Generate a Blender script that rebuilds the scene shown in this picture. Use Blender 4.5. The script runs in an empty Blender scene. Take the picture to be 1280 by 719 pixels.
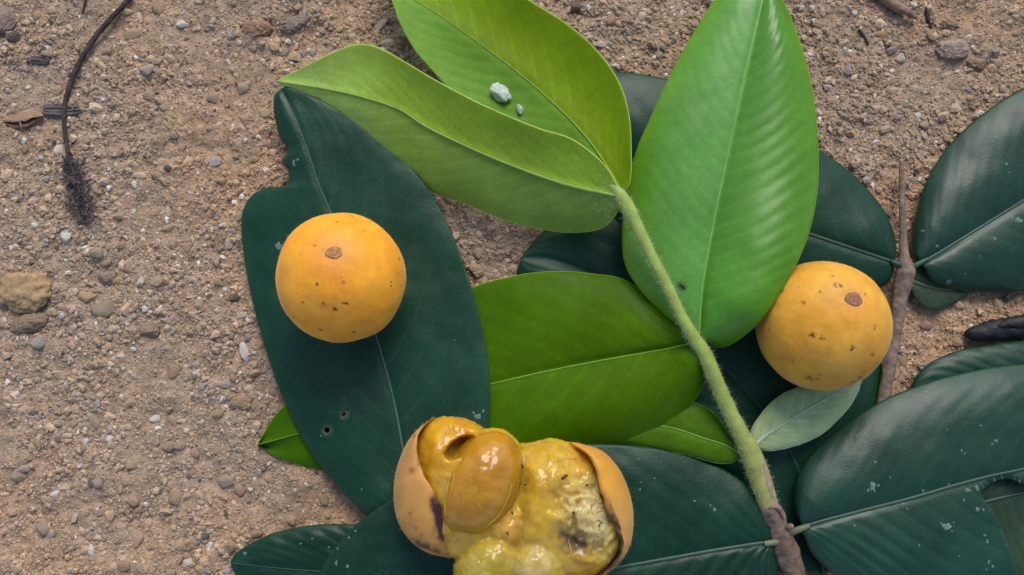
import bpy, bmesh, math, random
import numpy as np
from mathutils import Vector
from mathutils.bvhtree import BVHTree

# ------------------------------------------------------------------ camera, sky, sun
scene = bpy.context.scene
S = 0.00025                       # metres per unit: 1 unit = one photo pixel on the ground
TILT = math.radians(8)
FPX = 640 / math.tan(math.radians(30))
CAM = np.array([0, -math.sin(TILT), math.cos(TILT)]) * FPX * S
RIGHT = np.array([1.0, 0, 0]); UP = np.array([0, math.cos(TILT), math.sin(TILT)])
FWD = np.array([0, math.sin(TILT), -math.cos(TILT)])
cd = bpy.data.cameras.new('camera'); cam = bpy.data.objects.new('camera', cd)
scene.collection.objects.link(cam); scene.camera = cam
cam.location = CAM; cam.rotation_euler = (TILT, 0, 0)
cd.sensor_width = 36; cd.angle = math.radians(60); cd.clip_start = 0.005; cd.clip_end = 200
scene.render.resolution_x = 1024; scene.render.resolution_y = 575

SUN_EL, SUN_AZ = math.radians(46), math.radians(10)      # azimuth from +Y (picture top), negative = left
world = bpy.data.worlds.new('World'); scene.world = world; world.use_nodes = True
wn = world.node_tree.nodes; wl = world.node_tree.links
bg = wn['Background']; sky = wn.new('ShaderNodeTexSky'); sky.sky_type = 'NISHITA'; sky.sun_disc = False
sky.sun_elevation = SUN_EL; sky.sun_rotation = SUN_AZ; sky.air_density = 1.0; sky.dust_density = 1.5
bg.inputs[1].default_value = 0.12
wl.new(sky.outputs[0], bg.inputs[0])
sl = bpy.data.lights.new('sun', 'SUN'); sun = bpy.data.objects.new('sun', sl); scene.collection.objects.link(sun)
sl.energy = 1.5; sl.angle = math.radians(32); sl.color = (1.0, 0.96, 0.90)
sdir = Vector((math.sin(SUN_AZ) * math.cos(SUN_EL), math.cos(SUN_AZ) * math.cos(SUN_EL), math.sin(SUN_EL)))
sun.rotation_euler = sdir.to_track_quat('Z', 'Y').to_euler(); sun.location = sdir * 3
vs = scene.view_settings; vs.view_transform = 'Standard'; vs.look = 'None'; vs.gamma = 1; vs.exposure = 0.62
vs.use_curve_mapping = False

# ------------------------------------------------------------------ helpers
rng = np.random.default_rng(7); random.seed(7)
col = scene.collection
W = {}                                                     # world position of every object's origin

def U(p):
    """(x, y, z) in photo units -> world metres (z = height above the soil)."""
    p = np.asarray(p, float).reshape(-1, 3)
    d = (p[:, 0:1] - 640) * RIGHT + (359.5 - p[:, 1:2]) * UP + FPX * FWD
    s = (p[:, 2] * S - CAM[2]) / d[:, 2]
    return CAM + d * s[:, None]

def PX(w):
    d = np.asarray(w) - CAM
    f = d @ FWD
    return np.stack([640 + FPX * (d @ RIGHT) / f, 359.5 - FPX * (d @ UP) / f], -1)

def lin(r, g, b):
    c = np.array([r, g, b]) / 255.0
    return np.where(c <= 0.04045, c / 12.92, ((c + 0.055) / 1.055) ** 2.4)

def _hash(ix, iy, iz, seed):
    h = (ix * 374761393 + iy * 668265263 + iz * 2147483647 + seed * 1274126177) & 0xFFFFFFFF
    h = ((h ^ (h >> 13)) * 1274126177) & 0xFFFFFFFF
    h = ((h ^ (h >> 16)) * 2246822519) & 0xFFFFFFFF
    return ((h ^ (h >> 15)) & 0xFFFFFF) / float(0xFFFFFF)

def noise(p, seed=0):
    """value noise in -1..1 for an (n,2) or (n,3) array"""
    p = np.asarray(p, float)
    if p.shape[1] == 2: p = np.column_stack([p, np.zeros(len(p))])
    i = np.floor(p).astype(np.int64); f = p - i; f = f * f * (3 - 2 * f)
    out = 0
    for dx in (0, 1):
        for dy in (0, 1):
            for dz in (0, 1):
                w = (f[:, 0] if dx else 1 - f[:, 0]) * (f[:, 1] if dy else 1 - f[:, 1]) * (f[:, 2] if dz else 1 - f[:, 2])
                out = out + w * _hash(i[:, 0] + dx, i[:, 1] + dy, i[:, 2] + dz, seed)
    return out * 2 - 1

def fbm(p, seed=0, octs=4, gain=0.5):
    a, s, o = 1.0, 0, 0
    for k in range(octs):
        o = o + a * noise(np.asarray(p) * 2 ** k + 17.3 * k, seed + k); s += a; a *= gain
    return o / s

def spline(pts, n, closed=False):
    """centripetal-ish Catmull-Rom through pts (any width), n points even in arc length of the first two columns"""
    P = np.asarray(pts, float)
    if closed: Q = np.vstack([P[-1], P, P[0], P[1]])
    else: Q = np.vstack([2 * P[0] - P[1], P, 2 * P[-1] - P[-2]])
    k = 14; out = []
    for i in range(1, len(Q) - 2):
        p0, p1, p2, p3 = Q[i - 1], Q[i], Q[i + 1], Q[i + 2]
        d = lambda a, b: max(1e-6, np.linalg.norm((b - a)[:3])) ** 0.5
        t0 = 0; t1 = t0 + d(p0, p1); t2 = t1 + d(p1, p2); t3 = t2 + d(p2, p3)
        t = np.linspace(t1, t2, k, endpoint=False)[:, None]
        A1 = (t1 - t) / (t1 - t0) * p0 + (t - t0) / (t1 - t0) * p1
        A2 = (t2 - t) / (t2 - t1) * p1 + (t - t1) / (t2 - t1) * p2
        A3 = (t3 - t) / (t3 - t2) * p2 + (t - t2) / (t3 - t2) * p3
        B1 = (t2 - t) / (t2 - t0) * A1 + (t - t0) / (t2 - t0) * A2
        B2 = (t3 - t) / (t3 - t1) * A2 + (t - t1) / (t3 - t1) * A3
        out.append((t2 - t) / (t2 - t1) * B1 + (t - t1) / (t2 - t1) * B2)
    out.append(Q[-2][None, :]); C = np.vstack(out)
    L = np.concatenate([[0], np.cumsum(np.linalg.norm(np.diff(C[:, :2], axis=0), axis=1))])
    s = np.linspace(0, L[-1], n + 1 if closed else n)
    if closed: s = s[:-1]
    return np.stack([np.interp(s, L, C[:, j]) for j in range(C.shape[1])], 1)

def build(name, V, F, mat, parent=None, colors=None, origin=None, smooth=True, fix=False):
    """one mesh object from world-space vertices; F a list of index arrays (tris and/or quads)"""
    V = np.asarray(V, float)
    if origin is None:
        origin = np.array([V[:, 0].mean(), V[:, 1].mean(), V[:, 2].min()])
    origin = np.asarray(origin, float)
    if not isinstance(F, list): F = [F]
    me = bpy.data.meshes.new(name)
    F = [np.asarray(f, np.int64) for f in F if len(f)]
    sizes = np.concatenate([np.full(len(f), f.shape[1]) for f in F]); idx = np.concatenate([f.ravel() for f in F])
    me.vertices.add(len(V)); me.vertices.foreach_set('co', (V - origin).astype(np.float32).ravel())
    me.loops.add(len(idx)); me.loops.foreach_set('vertex_index', idx.astype(np.int32))
    me.polygons.add(len(sizes)); me.polygons.foreach_set('loop_start', np.concatenate([[0], np.cumsum(sizes)[:-1]]).astype(np.int32))
    me.polygons.foreach_set('use_smooth', np.full(len(sizes), smooth))
    me.update(calc_edges=True)
    if colors is not None:
        c = np.ones((len(V), 4), np.float32); c[:, :3] = np.clip(colors, 0, 1)
        at = me.color_attributes.new('Col', 'FLOAT_COLOR', 'POINT'); at.data.foreach_set('color', c.ravel())
    if fix:
        bm = bmesh.new(); bm.from_mesh(me); bmesh.ops.recalc_face_normals(bm, faces=bm.faces); bm.to_mesh(me); bm.free()
    if mat: me.materials.append(mat)
    o = bpy.data.objects.new(name, me); col.objects.link(o)
    W[o.name] = origin
    if parent is not None:
        o.parent = parent; o.location = origin - W[parent.name]
    else: o.location = origin
    return o

def empty(name, loc):
    o = bpy.data.objects.new(name, None); col.objects.link(o); o.location = loc; o.empty_display_size = 0.01
    W[o.name] = np.asarray(loc, float); return o

def tag(o, label=None, cat=None, group=None, kind=None):
    if label: o['label'] = label
    if cat: o['category'] = cat
    if group: o['group'] = group
    if kind: o['kind'] = kind
    return o

def grid_quads(n, m, closed=False):
    i = np.arange(n - 1)[:, None] * m
    j = np.arange(m if closed else m - 1)[None, :]
    jn = (j + 1) % m
    return np.stack([i + j, i + jn, i + m + jn, i + m + j], -1).reshape(-1, 4)

# ------------------------------------------------------------------ materials
def mat(name, base=None, rough=0.5, spec=0.5, sss=0.0, sss_r=(1, .5, .2), sss_s=0.002, trans=0.0, trans_col=None,
        bump=0.0, bump_scale=900, var=0.0, var_scale=120, coat=0.0, net=0.0, sheen=0.0, sheen_col=(1, 1, 1), bump2=0.0, bump2_scale=4000, stretch=None):
    m = bpy.data.materials.new(name); m.use_nodes = True
    n = m.node_tree.nodes; l = m.node_tree.links; b = n['Principled BSDF']; out = n['Material Output']
    b.inputs['Roughness'].default_value = rough; b.inputs['Specular IOR Level'].default_value = spec
    tc = n.new('ShaderNodeTexCoord'); vec = tc.outputs['Object']
    if stretch:
        mp = n.new('ShaderNodeMapping'); mp.inputs['Scale'].default_value = stretch; l.new(vec, mp.inputs[0]); vec = mp.outputs[0]
    if base is None:
        a = n.new('ShaderNodeVertexColor'); a.layer_name = 'Col'; c = a.outputs[0]
    else:
        a = n.new('ShaderNodeRGB'); a.outputs[0].default_value = (*base, 1); c = a.outputs[0]
    if var:
        nt = n.new('ShaderNodeTexNoise'); nt.inputs['Scale'].default_value = var_scale; nt.inputs['Detail'].default_value = 6
        l.new(vec, nt.inputs['Vector'])
        mr = n.new('ShaderNodeMapRange'); mr.inputs[1].default_value = 0.3; mr.inputs[2].default_value = 0.7
        mr.inputs[3].default_value = 1 - var; mr.inputs[4].default_value = 1 + var
        l.new(nt.outputs[0], mr.inputs[0])
        vm = n.new('ShaderNodeVectorMath'); vm.operation = 'SCALE'; l.new(c, vm.inputs[0]); l.new(mr.outputs[0], vm.inputs['Scale'])
        c = vm.outputs[0]
        mr2 = n.new('ShaderNodeMapRange'); mr2.inputs[1].default_value = 0.3; mr2.inputs[2].default_value = 0.7
        mr2.inputs[3].default_value = max(0.02, rough - 0.07); mr2.inputs[4].default_value = min(1, rough + 0.07)
        l.new(nt.outputs[0], mr2.inputs[0]); l.new(mr2.outputs[0], b.inputs['Roughness'])
    vh = None
    if net:
        vo = n.new('ShaderNodeTexVoronoi'); vo.feature = 'DISTANCE_TO_EDGE'; vo.inputs['Scale'].default_value = 620
        dn = n.new('ShaderNodeTexNoise'); dn.inputs['Scale'].default_value = 900; l.new(vec, dn.inputs['Vector'])
        ma = n.new('ShaderNodeVectorMath'); ma.operation = 'MULTIPLY_ADD'; ma.inputs[1].default_value = (.0009,) * 3; l.new(dn.outputs['Color'], ma.inputs[0]); l.new(vec, ma.inputs[2])
        l.new(ma.outputs[0], vo.inputs['Vector'])
        vr = n.new('ShaderNodeMapRange'); vr.inputs[1].default_value = 0.0; vr.inputs[2].default_value = 0.14; vr.inputs[3].default_value = 1 + net; vr.inputs[4].default_value = 1.0
        l.new(vo.outputs['Distance'], vr.inputs[0]); vh = vr.outputs[0]
        vm2 = n.new('ShaderNodeVectorMath'); vm2.operation = 'SCALE'; l.new(c, vm2.inputs[0]); l.new(vh, vm2.inputs['Scale']); c = vm2.outputs[0]
    l.new(c, b.inputs['Base Color'])
    if sss:
        b.inputs['Subsurface Weight'].default_value = sss; b.inputs['Subsurface Radius'].default_value = sss_r
        b.inputs['Subsurface Scale'].default_value = sss_s
    if coat: b.inputs['Coat Weight'].default_value = coat; b.inputs['Coat Roughness'].default_value = 0.12
    if sheen:
        b.inputs['Sheen Weight'].default_value = sheen; b.inputs['Sheen Roughness'].default_value = 0.4
        b.inputs['Sheen Tint'].default_value = (*sheen_col, 1)
    nrm = None
    for amt, sc in ((bump, bump_scale), (bump2, bump2_scale)):
        if not amt: continue
        nt = n.new('ShaderNodeTexNoise'); nt.inputs['Scale'].default_value = sc; nt.inputs['Detail'].default_value = 5
        l.new(vec, nt.inputs['Vector'])
        bp = n.new('ShaderNodeBump'); bp.inputs['Strength'].default_value = amt; bp.inputs['Distance'].default_value = 0.35 / sc
        l.new(nt.outputs[0], bp.inputs['Height'])
        if nrm: l.new(nrm, bp.inputs['Normal'])
        nrm = bp.outputs[0]
    if vh is not None:
        bp = n.new('ShaderNodeBump'); bp.inputs['Strength'].default_value = .22; bp.inputs['Distance'].default_value = 0.0003; bp.invert = True
        l.new(vh, bp.inputs['Height'])
        if nrm: l.new(nrm, bp.inputs['Normal'])
        nrm = bp.outputs[0]
    if nrm: l.new(nrm, b.inputs['Normal'])
    if trans:
        t = n.new('ShaderNodeBsdfTranslucent'); mx = n.new('ShaderNodeMixShader'); mx.inputs[0].default_value = trans
        if trans_col is not None:
            mc = n.new('ShaderNodeVectorMath'); mc.operation = 'MULTIPLY'; mc.inputs[1].default_value = trans_col
            l.new(c, mc.inputs[0]); l.new(mc.outputs[0], t.inputs[0])
        else: l.new(c, t.inputs[0])
        l.new(b.outputs[0], mx.inputs[1]); l.new(t.outputs[0], mx.inputs[2]); l.new(mx.outputs[0], out.inputs[0])
    return m

M = dict(
    soil=mat('soil', rough=0.95, spec=0.15, var=0.32, var_scale=260, bump=0.7, bump_scale=900, bump2=0.5, bump2_scale=2600),
    grit=mat('grit', rough=0.85, spec=0.25, var=0.18, var_scale=900, bump=0.5, bump_scale=2200),
    waxy_leaf=mat('waxy_leaf', net=0.22, rough=0.42, spec=0.42, trans=0.05, var=0.16, var_scale=60, bump=0.05, bump_scale=500, bump2=0.12, bump2_scale=3500),
    deep_young_leaf=mat('deep_young_leaf', net=0.14, rough=0.4, spec=0.10, trans=0.25, trans_col=(1.4, 1.25, 0.4), var=0.10, var_scale=60, bump=0.05, bump_scale=500, bump2=0.06, bump2_scale=3000),
    dark_leaf=mat('dark_leaf', net=0.24, rough=0.38, spec=0.27, trans=0.06, var=0.16, var_scale=60, bump=0.05, bump_scale=500, bump2=0.12, bump2_scale=3500),
    young_leaf=mat('young_leaf', net=0.12, rough=0.36, spec=0.5, trans=0.30, trans_col=(1.5, 1.25, 0.5), var=0.08, var_scale=60, bump=0.04, bump_scale=500, bump2=0.05, bump2_scale=3000),
    pale_leaf=mat('pale_leaf', net=0.12, rough=0.5, spec=0.14, trans=0.34, trans_col=(1.45, 1.2, 0.5), var=0.08, var_scale=70, bump=0.06, bump_scale=600, sheen=0.06),
    silver_leaf=mat('silver_leaf', rough=0.7, spec=0.2, trans=0.2, var=0.12, var_scale=250, bump=0.3, bump_scale=1500, sheen=0.4),
    rib=mat('rib', rough=0.5, spec=0.4, var=0.1, var_scale=300),
    stem=mat('stem', rough=0.6, spec=0.3, var=0.15, var_scale=300, bump=0.3, bump_scale=1500, sss=0.15, sss_r=(.6, 1, .2)),
    bark=mat('bark', rough=0.85, spec=0.2, var=0.35, var_scale=500, bump=0.9, bump_scale=900, bump2=0.6, bump2_scale=3000),
    hair=mat('hair', base=lin(214, 218, 186), rough=0.6, spec=0.3, trans=0.35),
    fuzz=mat('fuzz', base=lin(226, 180, 100), rough=0.6, spec=0.2, trans=0.35),
    fruit=mat('fruit_skin', rough=0.55, spec=0.3, sss=0.25, sss_r=(1, .45, .12), sss_s=0.002, var=0.06, var_scale=180, bump=0.16, bump_scale=600, bump2=0.2, bump2_scale=3200, sheen=0.18, sheen_col=(1, .9, .7)),
    scar=mat('scar', rough=0.85, spec=0.15, var=0.25, var_scale=900, bump=0.6, bump_scale=2500),
    flesh=mat('flesh', rough=0.13, spec=0.36, sss=0.9, sss_r=(1, .6, .12), sss_s=0.009, var=0.10, var_scale=220, bump=0.10, bump_scale=420, bump2=0.05, bump2_scale=1300),
    seed=mat('seed_coat', rough=0.15, spec=0.4, sss=0.6, sss_r=(1, .5, .12), sss_s=0.004, var=0.1, var_scale=150, bump=0.06, bump_scale=220),
    fibre=mat('fibre', base=lin(214, 186, 84), rough=0.25, spec=0.5, trans=0.3, coat=0.3),
    lichen=mat('lichen', base=lin(98, 120, 108), rough=0.85, spec=0.2, var=0.25, var_scale=1500, bump=0.5, bump_scale=3000),
    chalk=mat('white_crumb', base=lin(184, 194, 176), rough=0.6, spec=0.35, sss=0.7, sss_r=(1, 1, 1), sss_s=0.001, var=0.25, var_scale=900, bump=0.8, bump_scale=1300),
    charcoal=mat('charcoal', base=(0.012, 0.011, 0.012), rough=0.6, spec=0.4, var=0.4, var_scale=500, bump=0.9, bump_scale=700, bump2=0.6, bump2_scale=2500),
    insect=mat('insect', base=(0.035, 0.040, 0.022), rough=0.4, spec=0.5),
    dead=mat('dead_leaf', rough=0.75, spec=0.25, var=0.25, var_scale=300, bump=0.6, bump_scale=900),
)
STONE = {}
for k, c, r in (('white', (212, 200, 184), .55), ('cream', (196, 176, 148), .6), ('tan', (172, 146, 116), .92), ('grey', (164, 143, 120), .92),
                ('blue', (168, 154, 138), .8), ('dark', (116, 98, 84), .88), ('ochre', (170, 136, 94), .9), ('pink', (176, 140, 118), .8),
                ('brown', (164, 136, 106), .95)):
    STONE[k] = mat('stone_' + k, base=lin(*c), rough=r, spec=0.3, var=0.3, var_scale=500, bump=0.7, bump_scale=1100, bump2=0.5, bump2_scale=3200)

# ------------------------------------------------------------------ ground (one sheet to the horizon)
def ground_h(xy):
    """height in metres"""
    p = np.asarray(xy, float)
    fade = np.clip(1.6 - np.hypot(p[:, 0], p[:, 1]) / 0.35, 0.0, 1)
    h = 0.0011 * fbm(p / 0.05, 3, 3) + 0.0014 * fbm(p / 0.014, 11, 3) * fade
    cl = fbm(p / 0.0065, 23, 3)
    h = h + (0.0015 * cl + 0.0007 * np.abs(fbm(p / 0.0034, 31, 2))) * fade
    return h - 0.0012

def axis(lo, hi, step, far):
    a = list(np.arange(lo, hi + step, step)); s = step; x = a[-1]; right = []
    while x < far: s *= 1.28; x += s; right.append(x)
    s = step; x = a[0]; left = []
    while x > -far: s *= 1.28; x -= s; left.append(x)
    return np.array(left[::-1] + a + right)

gx = axis(-0.205, 0.205, 0.00078, 60); gy = axis(-0.125, 0.125, 0.00078, 60)
GX, GY = np.meshgrid(gx, gy); gp = np.column_stack([GX.ravel(), GY.ravel()])
gh = ground_h(gp); far = np.hypot(gp[:, 0], gp[:, 1])
def soil_tint(p):
    a = fbm(p / 0.045, 41, 3); b = fbm(p / 0.012, 47, 3)
    base = np.array([0.352, 0.240, 0.148]); grey = np.array([0.318, 0.236, 0.165]); och = np.array([0.372, 0.232, 0.124])
    t = np.clip(0.5 + 1.0 * a + 0.5 * b, 0, 1)[:, None]
    u = np.clip(-0.15 + 1.4 * fbm(p / 0.03, 53, 2), 0, 1)[:, None]
    return np.array([1.19, 1.145, 1.09]) * ((grey * (1 - t) + base * t) * (1 - u * 0.6) + och * u * 0.6)
gc = soil_tint(gp) * (0.86 + 0.16 * noise(gp / 0.0016, 61))[:, None]
ground = build('ground', np.column_stack([gp, gh]), grid_quads(len(gy), len(gx)), M['soil'], colors=gc, origin=(0, 0, 0))
tag(ground, kind='structure')

# ------------------------------------------------------------------ tubes, hairs
def tube(name, pts, material, parent=None, n=60, m=14, color=(.2, .2, .1), rough_amp=0.0, rough_scale=8, colfun=None, cap=True, seed=0, ridge=0):
    """pts: (px, py, z, r) in photo units"""
    P = spline(pts, n); C = U(P[:, :3]); R = P[:, 3] * S
    T = np.gradient(C, axis=0); T /= np.linalg.norm(T, axis=1)[:, None]
    ref = np.array([0, 0, 1.0]); N = np.cross(T, ref); N /= np.maximum(1e-9, np.linalg.norm(N, axis=1))[:, None]; B = np.cross(N, T)
    a = np.linspace(0, 2 * math.pi, m, endpoint=False)
    ring = N[:, None, :] * np.cos(a)[None, :, None] + B[:, None, :] * np.sin(a)[None, :, None]
    rad = np.repeat(R[:, None], m, 1)
    if rough_amp:
        q = (C[:, None, :] + ring * R[:, None, None]).reshape(-1, 3) / (rough_scale * S)
        rad = rad * (1 + rough_amp * fbm(q, 5 + seed, 3).reshape(n, m))
        if ridge: rad = rad * (1 + ridge * np.sin(a * 5 + 2 * noise(np.column_stack([np.arange(n) * .1, np.zeros(n)]), 3)[:, None]))
    V = (C[:, None, :] + ring * rad[:, :, None]).reshape(-1, 3)
    F = [grid_quads(n, m, closed=True)]
    if cap:
        k = len(V); V = np.vstack([V, C[0], C[-1]])
        j = np.arange(m); jn = (j + 1) % m
        F.append(np.column_stack([jn, j, np.full(m, k)])); F.append(np.column_stack([(n - 1) * m + j, (n - 1) * m + jn, np.full(m, k + 1)]))
    if colfun is not None: cc = colfun(np.repeat(np.linspace(0, 1, n), m), np.repeat(P[:, :2], m, 0))
    else: cc = np.tile(np.asarray(color, float), (n * m, 1))
    cc = cc * (1 + 0.12 * noise(V[:n * m] / (6 * S), 9))[:, None]
    if cap: cc = np.vstack([cc, cc[0], cc[-1]])
    o = build(name, V, F, material, parent, colors=cc, fix=True)
    return o, V[:n * m], ring.reshape(-1, 3)

def hairs(name, pos, nrm, length, width, material, parent, jitter=0.6, curve=0.3, seed=0):
    r = np.random.default_rng(seed); n = len(pos)
    d = nrm + r.normal(0, jitter, (n, 3)); d /= np.linalg.norm(d, axis=1)[:, None]
    side = np.cross(d, r.normal(0, 1, (n, 3))); side /= np.linalg.norm(side, axis=1)[:, None]
    L = (length * r.uniform(0.4, 1.2, n) * S)[:, None]; w = width * S
    bend = r.normal(0, curve, (n, 3)) * L
    b0 = pos - side * w; b1 = pos + side * w; mid0 = pos + d * L * .55 + bend * .3 - side * w * .7; mid1 = mid0 + side * w * 1.4; tip = pos + d * L + bend
    V = np.stack([b0, b1, mid1, mid0, tip], 1).reshape(-1, 3); k = np.arange(n)[:, None] * 5
    o = build(name, V, [k + np.array([[0, 1, 2, 3]]), k + np.array([[3, 2, 4]])], material, parent)
    return tag(o, kind='stuff')

# ------------------------------------------------------------------ leaves
LEAFPOLY = []; BVH = {}
def inside(P, poly):
    x, y = P[:, 0], P[:, 1]; c = np.zeros(len(P), bool); j = len(poly) - 1
    for i in range(len(poly)):
        xi, yi = poly[i][:2]; xj, yj = poly[j][:2]
        if yi != yj:
            c ^= ((yi > y) != (yj > y)) & (x < (xj - xi) * (y - yi) / (yj - yi) + xi)
        j = i
    return c

def leaf(mid, left, right, kind, parent=None, name='leaf', arch=(3, 3), ripple=(1.2, 1.2), nv=12, slant=0.28, curl=(3, 3), groove=2.0,
         wav=2.5, col_=None, rib_col=None, rib_r=(2.6, 0.7), thick=1.3, nu=130, nw=34, holes=(), margin=None, seed=0, label=None, vein_c=0.12,
         under=False, colfun=None, rib_up=0.4, extra=None, cexp=7):
    m_, l_, r_ = spline(mid, nu), spline(left, nu), spline(right, nu)
    t = np.concatenate([np.linspace(1, 0, nw) ** 0.9, (np.linspace(0, 1, nw) ** 0.9)[1:]]); side = np.concatenate([np.zeros(nw, int), np.ones(nw - 1, int)])
    NV = len(t); u = np.linspace(0, 1, nu)
    E = np.where(side[None, :, None] == 0, l_[:, None, :], r_[:, None, :])
    P = m_[:, None, :] + (E - m_[:, None, :]) * t[None, :, None]
    UU = np.repeat(u[:, None], NV, 1); TT = np.repeat(t[None, :], nu, 0); SS = np.repeat(side[None, :], nu, 0)
    wid = np.linalg.norm((E - m_[:, None, :])[:, :, :2], axis=2); env = np.clip(wid / 60, 0, 1)
    pick = lambda pr: np.where(SS == 0, pr[0], pr[1])
    z = P[:, :, 2]
    z = z + pick(arch) * 4 * TT * (1 - TT) * env
    q = np.column_stack([P[:, :, 0].ravel(), P[:, :, 1].ravel()])
    irr = noise(np.column_stack([UU.ravel() * 5 + SS.ravel() * 9.7, TT.ravel() * 1.5]), seed + 71).reshape(UU.shape)
    ph = nv * (UU - slant * TT ** 1.15) + 0.35 * irr + SS * 0.5
    rp = np.cos(2 * math.pi * ph); vein = np.clip(-rp, 0, 1) ** 6
    amp = 0.55 + 0.45 * noise(q / 55, seed + 77).reshape(UU.shape)
    z = z + pick(ripple) * (rp * .5 - vein * .5) * TT ** .6 * np.clip(1.12 - TT, 0, 1) ** .5 * env * 1.3 * amp
    z = z - pick(curl) * TT ** cexp
    z = z - groove * np.exp(-(TT * wid / 5) ** 2) * np.clip(1 - UU * .6, 0, 1) * (1 if not under else -1)
    z = z + wav * fbm(q / 70, seed + 81, 3).reshape(UU.shape) * np.clip(TT * 2, 0, 1)
    if extra is not None: z = z + extra(P[:, :, 0], P[:, :, 1], UU, TT, SS)
    P = P.copy(); P[:, :, 2] = z
    # fine irregular margin
    ed = 0.25 * noise(np.column_stack([UU.ravel() * 60, SS.ravel() * 5.0]), seed + 5).reshape(UU.shape) * TT ** 10
    P[:, :, 1] += ed; P[:, :, 0] += ed * .5
    flat = P.reshape(-1, 3); F = grid_quads(nu, NV)
    for poly in holes:
        ins = inside(flat, poly); drop = ins[F].any(1); ring = np.unique(F[drop]); ring = ring[~ins[ring]]
        F = F[~drop]; pl = spline(poly, 120, closed=True)[:, :2]
        dd = np.linalg.norm(flat[ring][:, None, :2] - pl[None], axis=2).argmin(1); flat[ring, :2] = pl[dd]
    n = len(flat); top = U(flat); low = U(flat - np.array([0, 0, thick]))
    e = np.concatenate([F[:, [0, 1]], F[:, [1, 2]], F[:, [2, 3]], F[:, [3, 0]]]); es = np.sort(e, 1)
    _, inv, cnt = np.unique(es[:, 0] * (n + 1) + es[:, 1], return_inverse=True, return_counts=True)
    be = e[cnt[inv] == 1]
    V = np.vstack([top, low]); FF = np.vstack([F, F[:, ::-1] + n, np.column_stack([be[:, 1], be[:, 0], be[:, 0] + n, be[:, 1] + n])])
    used = np.unique(FF); remap = np.full(2 * n, -1); remap[used] = np.arange(len(used))
    # colour
    uf, tf, sf = UU.ravel(), TT.ravel(), SS.ravel()
    base = np.asarray(col_, float)
    c = np.tile(base, (n, 1)) * (1 + (0.26 if kind in ('dark', 'waxy') else .14) * fbm(q / 50, seed + 91, 4) + 0.05 * noise(q / 7, seed + 95))[:, None]
    c = c * (1 + vein_c * (vein.ravel() * np.clip(1.1 - tf, 0, 1)) + (.45 if kind in ('dark', 'waxy') else .14) * (np.clip(-rp, 0, 1) ** 60).ravel() * np.clip(1.05 - tf, 0, 1))[:, None]
    e8 = (tf ** 14)[:, None]; c = c * (1 - 0.35 * e8) + base * np.array([1.5, 1.35, .9]) * 0.35 * e8
    if colfun is not None: c = colfun(c, flat[:, 0], flat[:, 1], uf, tf, sf)
    c2 = np.vstack([c, c])
    mt = {'waxy': 'waxy_leaf', 'deep': 'deep_young_leaf', 'dark': 'dark_leaf', 'young': 'young_leaf', 'pale': 'pale_leaf', 'silver': 'silver_leaf'}[kind]
    o = build(name, V[used], remap[FF], M[mt], parent, colors=c2[used], origin=U([mid[0][:3]])[0])
    if label: o['label'] = label
    BVH[o.name] = (BVHTree.FromPolygons([Vector(v) for v in top], F.tolist()), top, flat)
    # midrib
    if rib_col is not None:
        mid_i = nw - 1; pm = P[:, mid_i, :].copy(); step = max(1, nu // 60)
        pm = np.vstack([pm[::step], pm[-1:]]); rr = np.interp(np.linspace(0, 1, len(pm)), [0, 1], rib_r)
        pm[:, 2] += rr * (rib_up - .5) + .1
        tube('midrib', np.column_stack([pm, rr]), M['rib'], o, n=70, m=8, color=rib_col)
    if margin is not None:
        mc, mr = margin
        for k in (0, NV - 1):
            pe = P[:, k, :].copy(); pe[:, 2] -= thick * .5
            pe = pe[::3]
            tube('margin', np.column_stack([pe, np.full(len(pe), mr)]), M['rib'], o, n=90, m=6, color=mc)
    LEAFPOLY.append(np.vstack([l_[::5, :2], r_[::-5, :2]]))
    return o

def hit(o, x, y):
    p = U([[x, y, 0]])[0]; d = Vector(p - CAM).normalized()
    h = BVH[o.name][0].ray_cast(Vector(CAM), d)
    return (np.array(h[0]), np.array(h[1])) if h[0] is not None else (None, None)

def petiole(leaf_o, pts, c):
    tube('petiole', pts, M['rib'], leaf_o, n=20, m=10, color=c, rough_amp=.08)

DARK = (0.0065, 0.0360, 0.0180); DARKRIB = lin(46, 76, 60)

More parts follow.
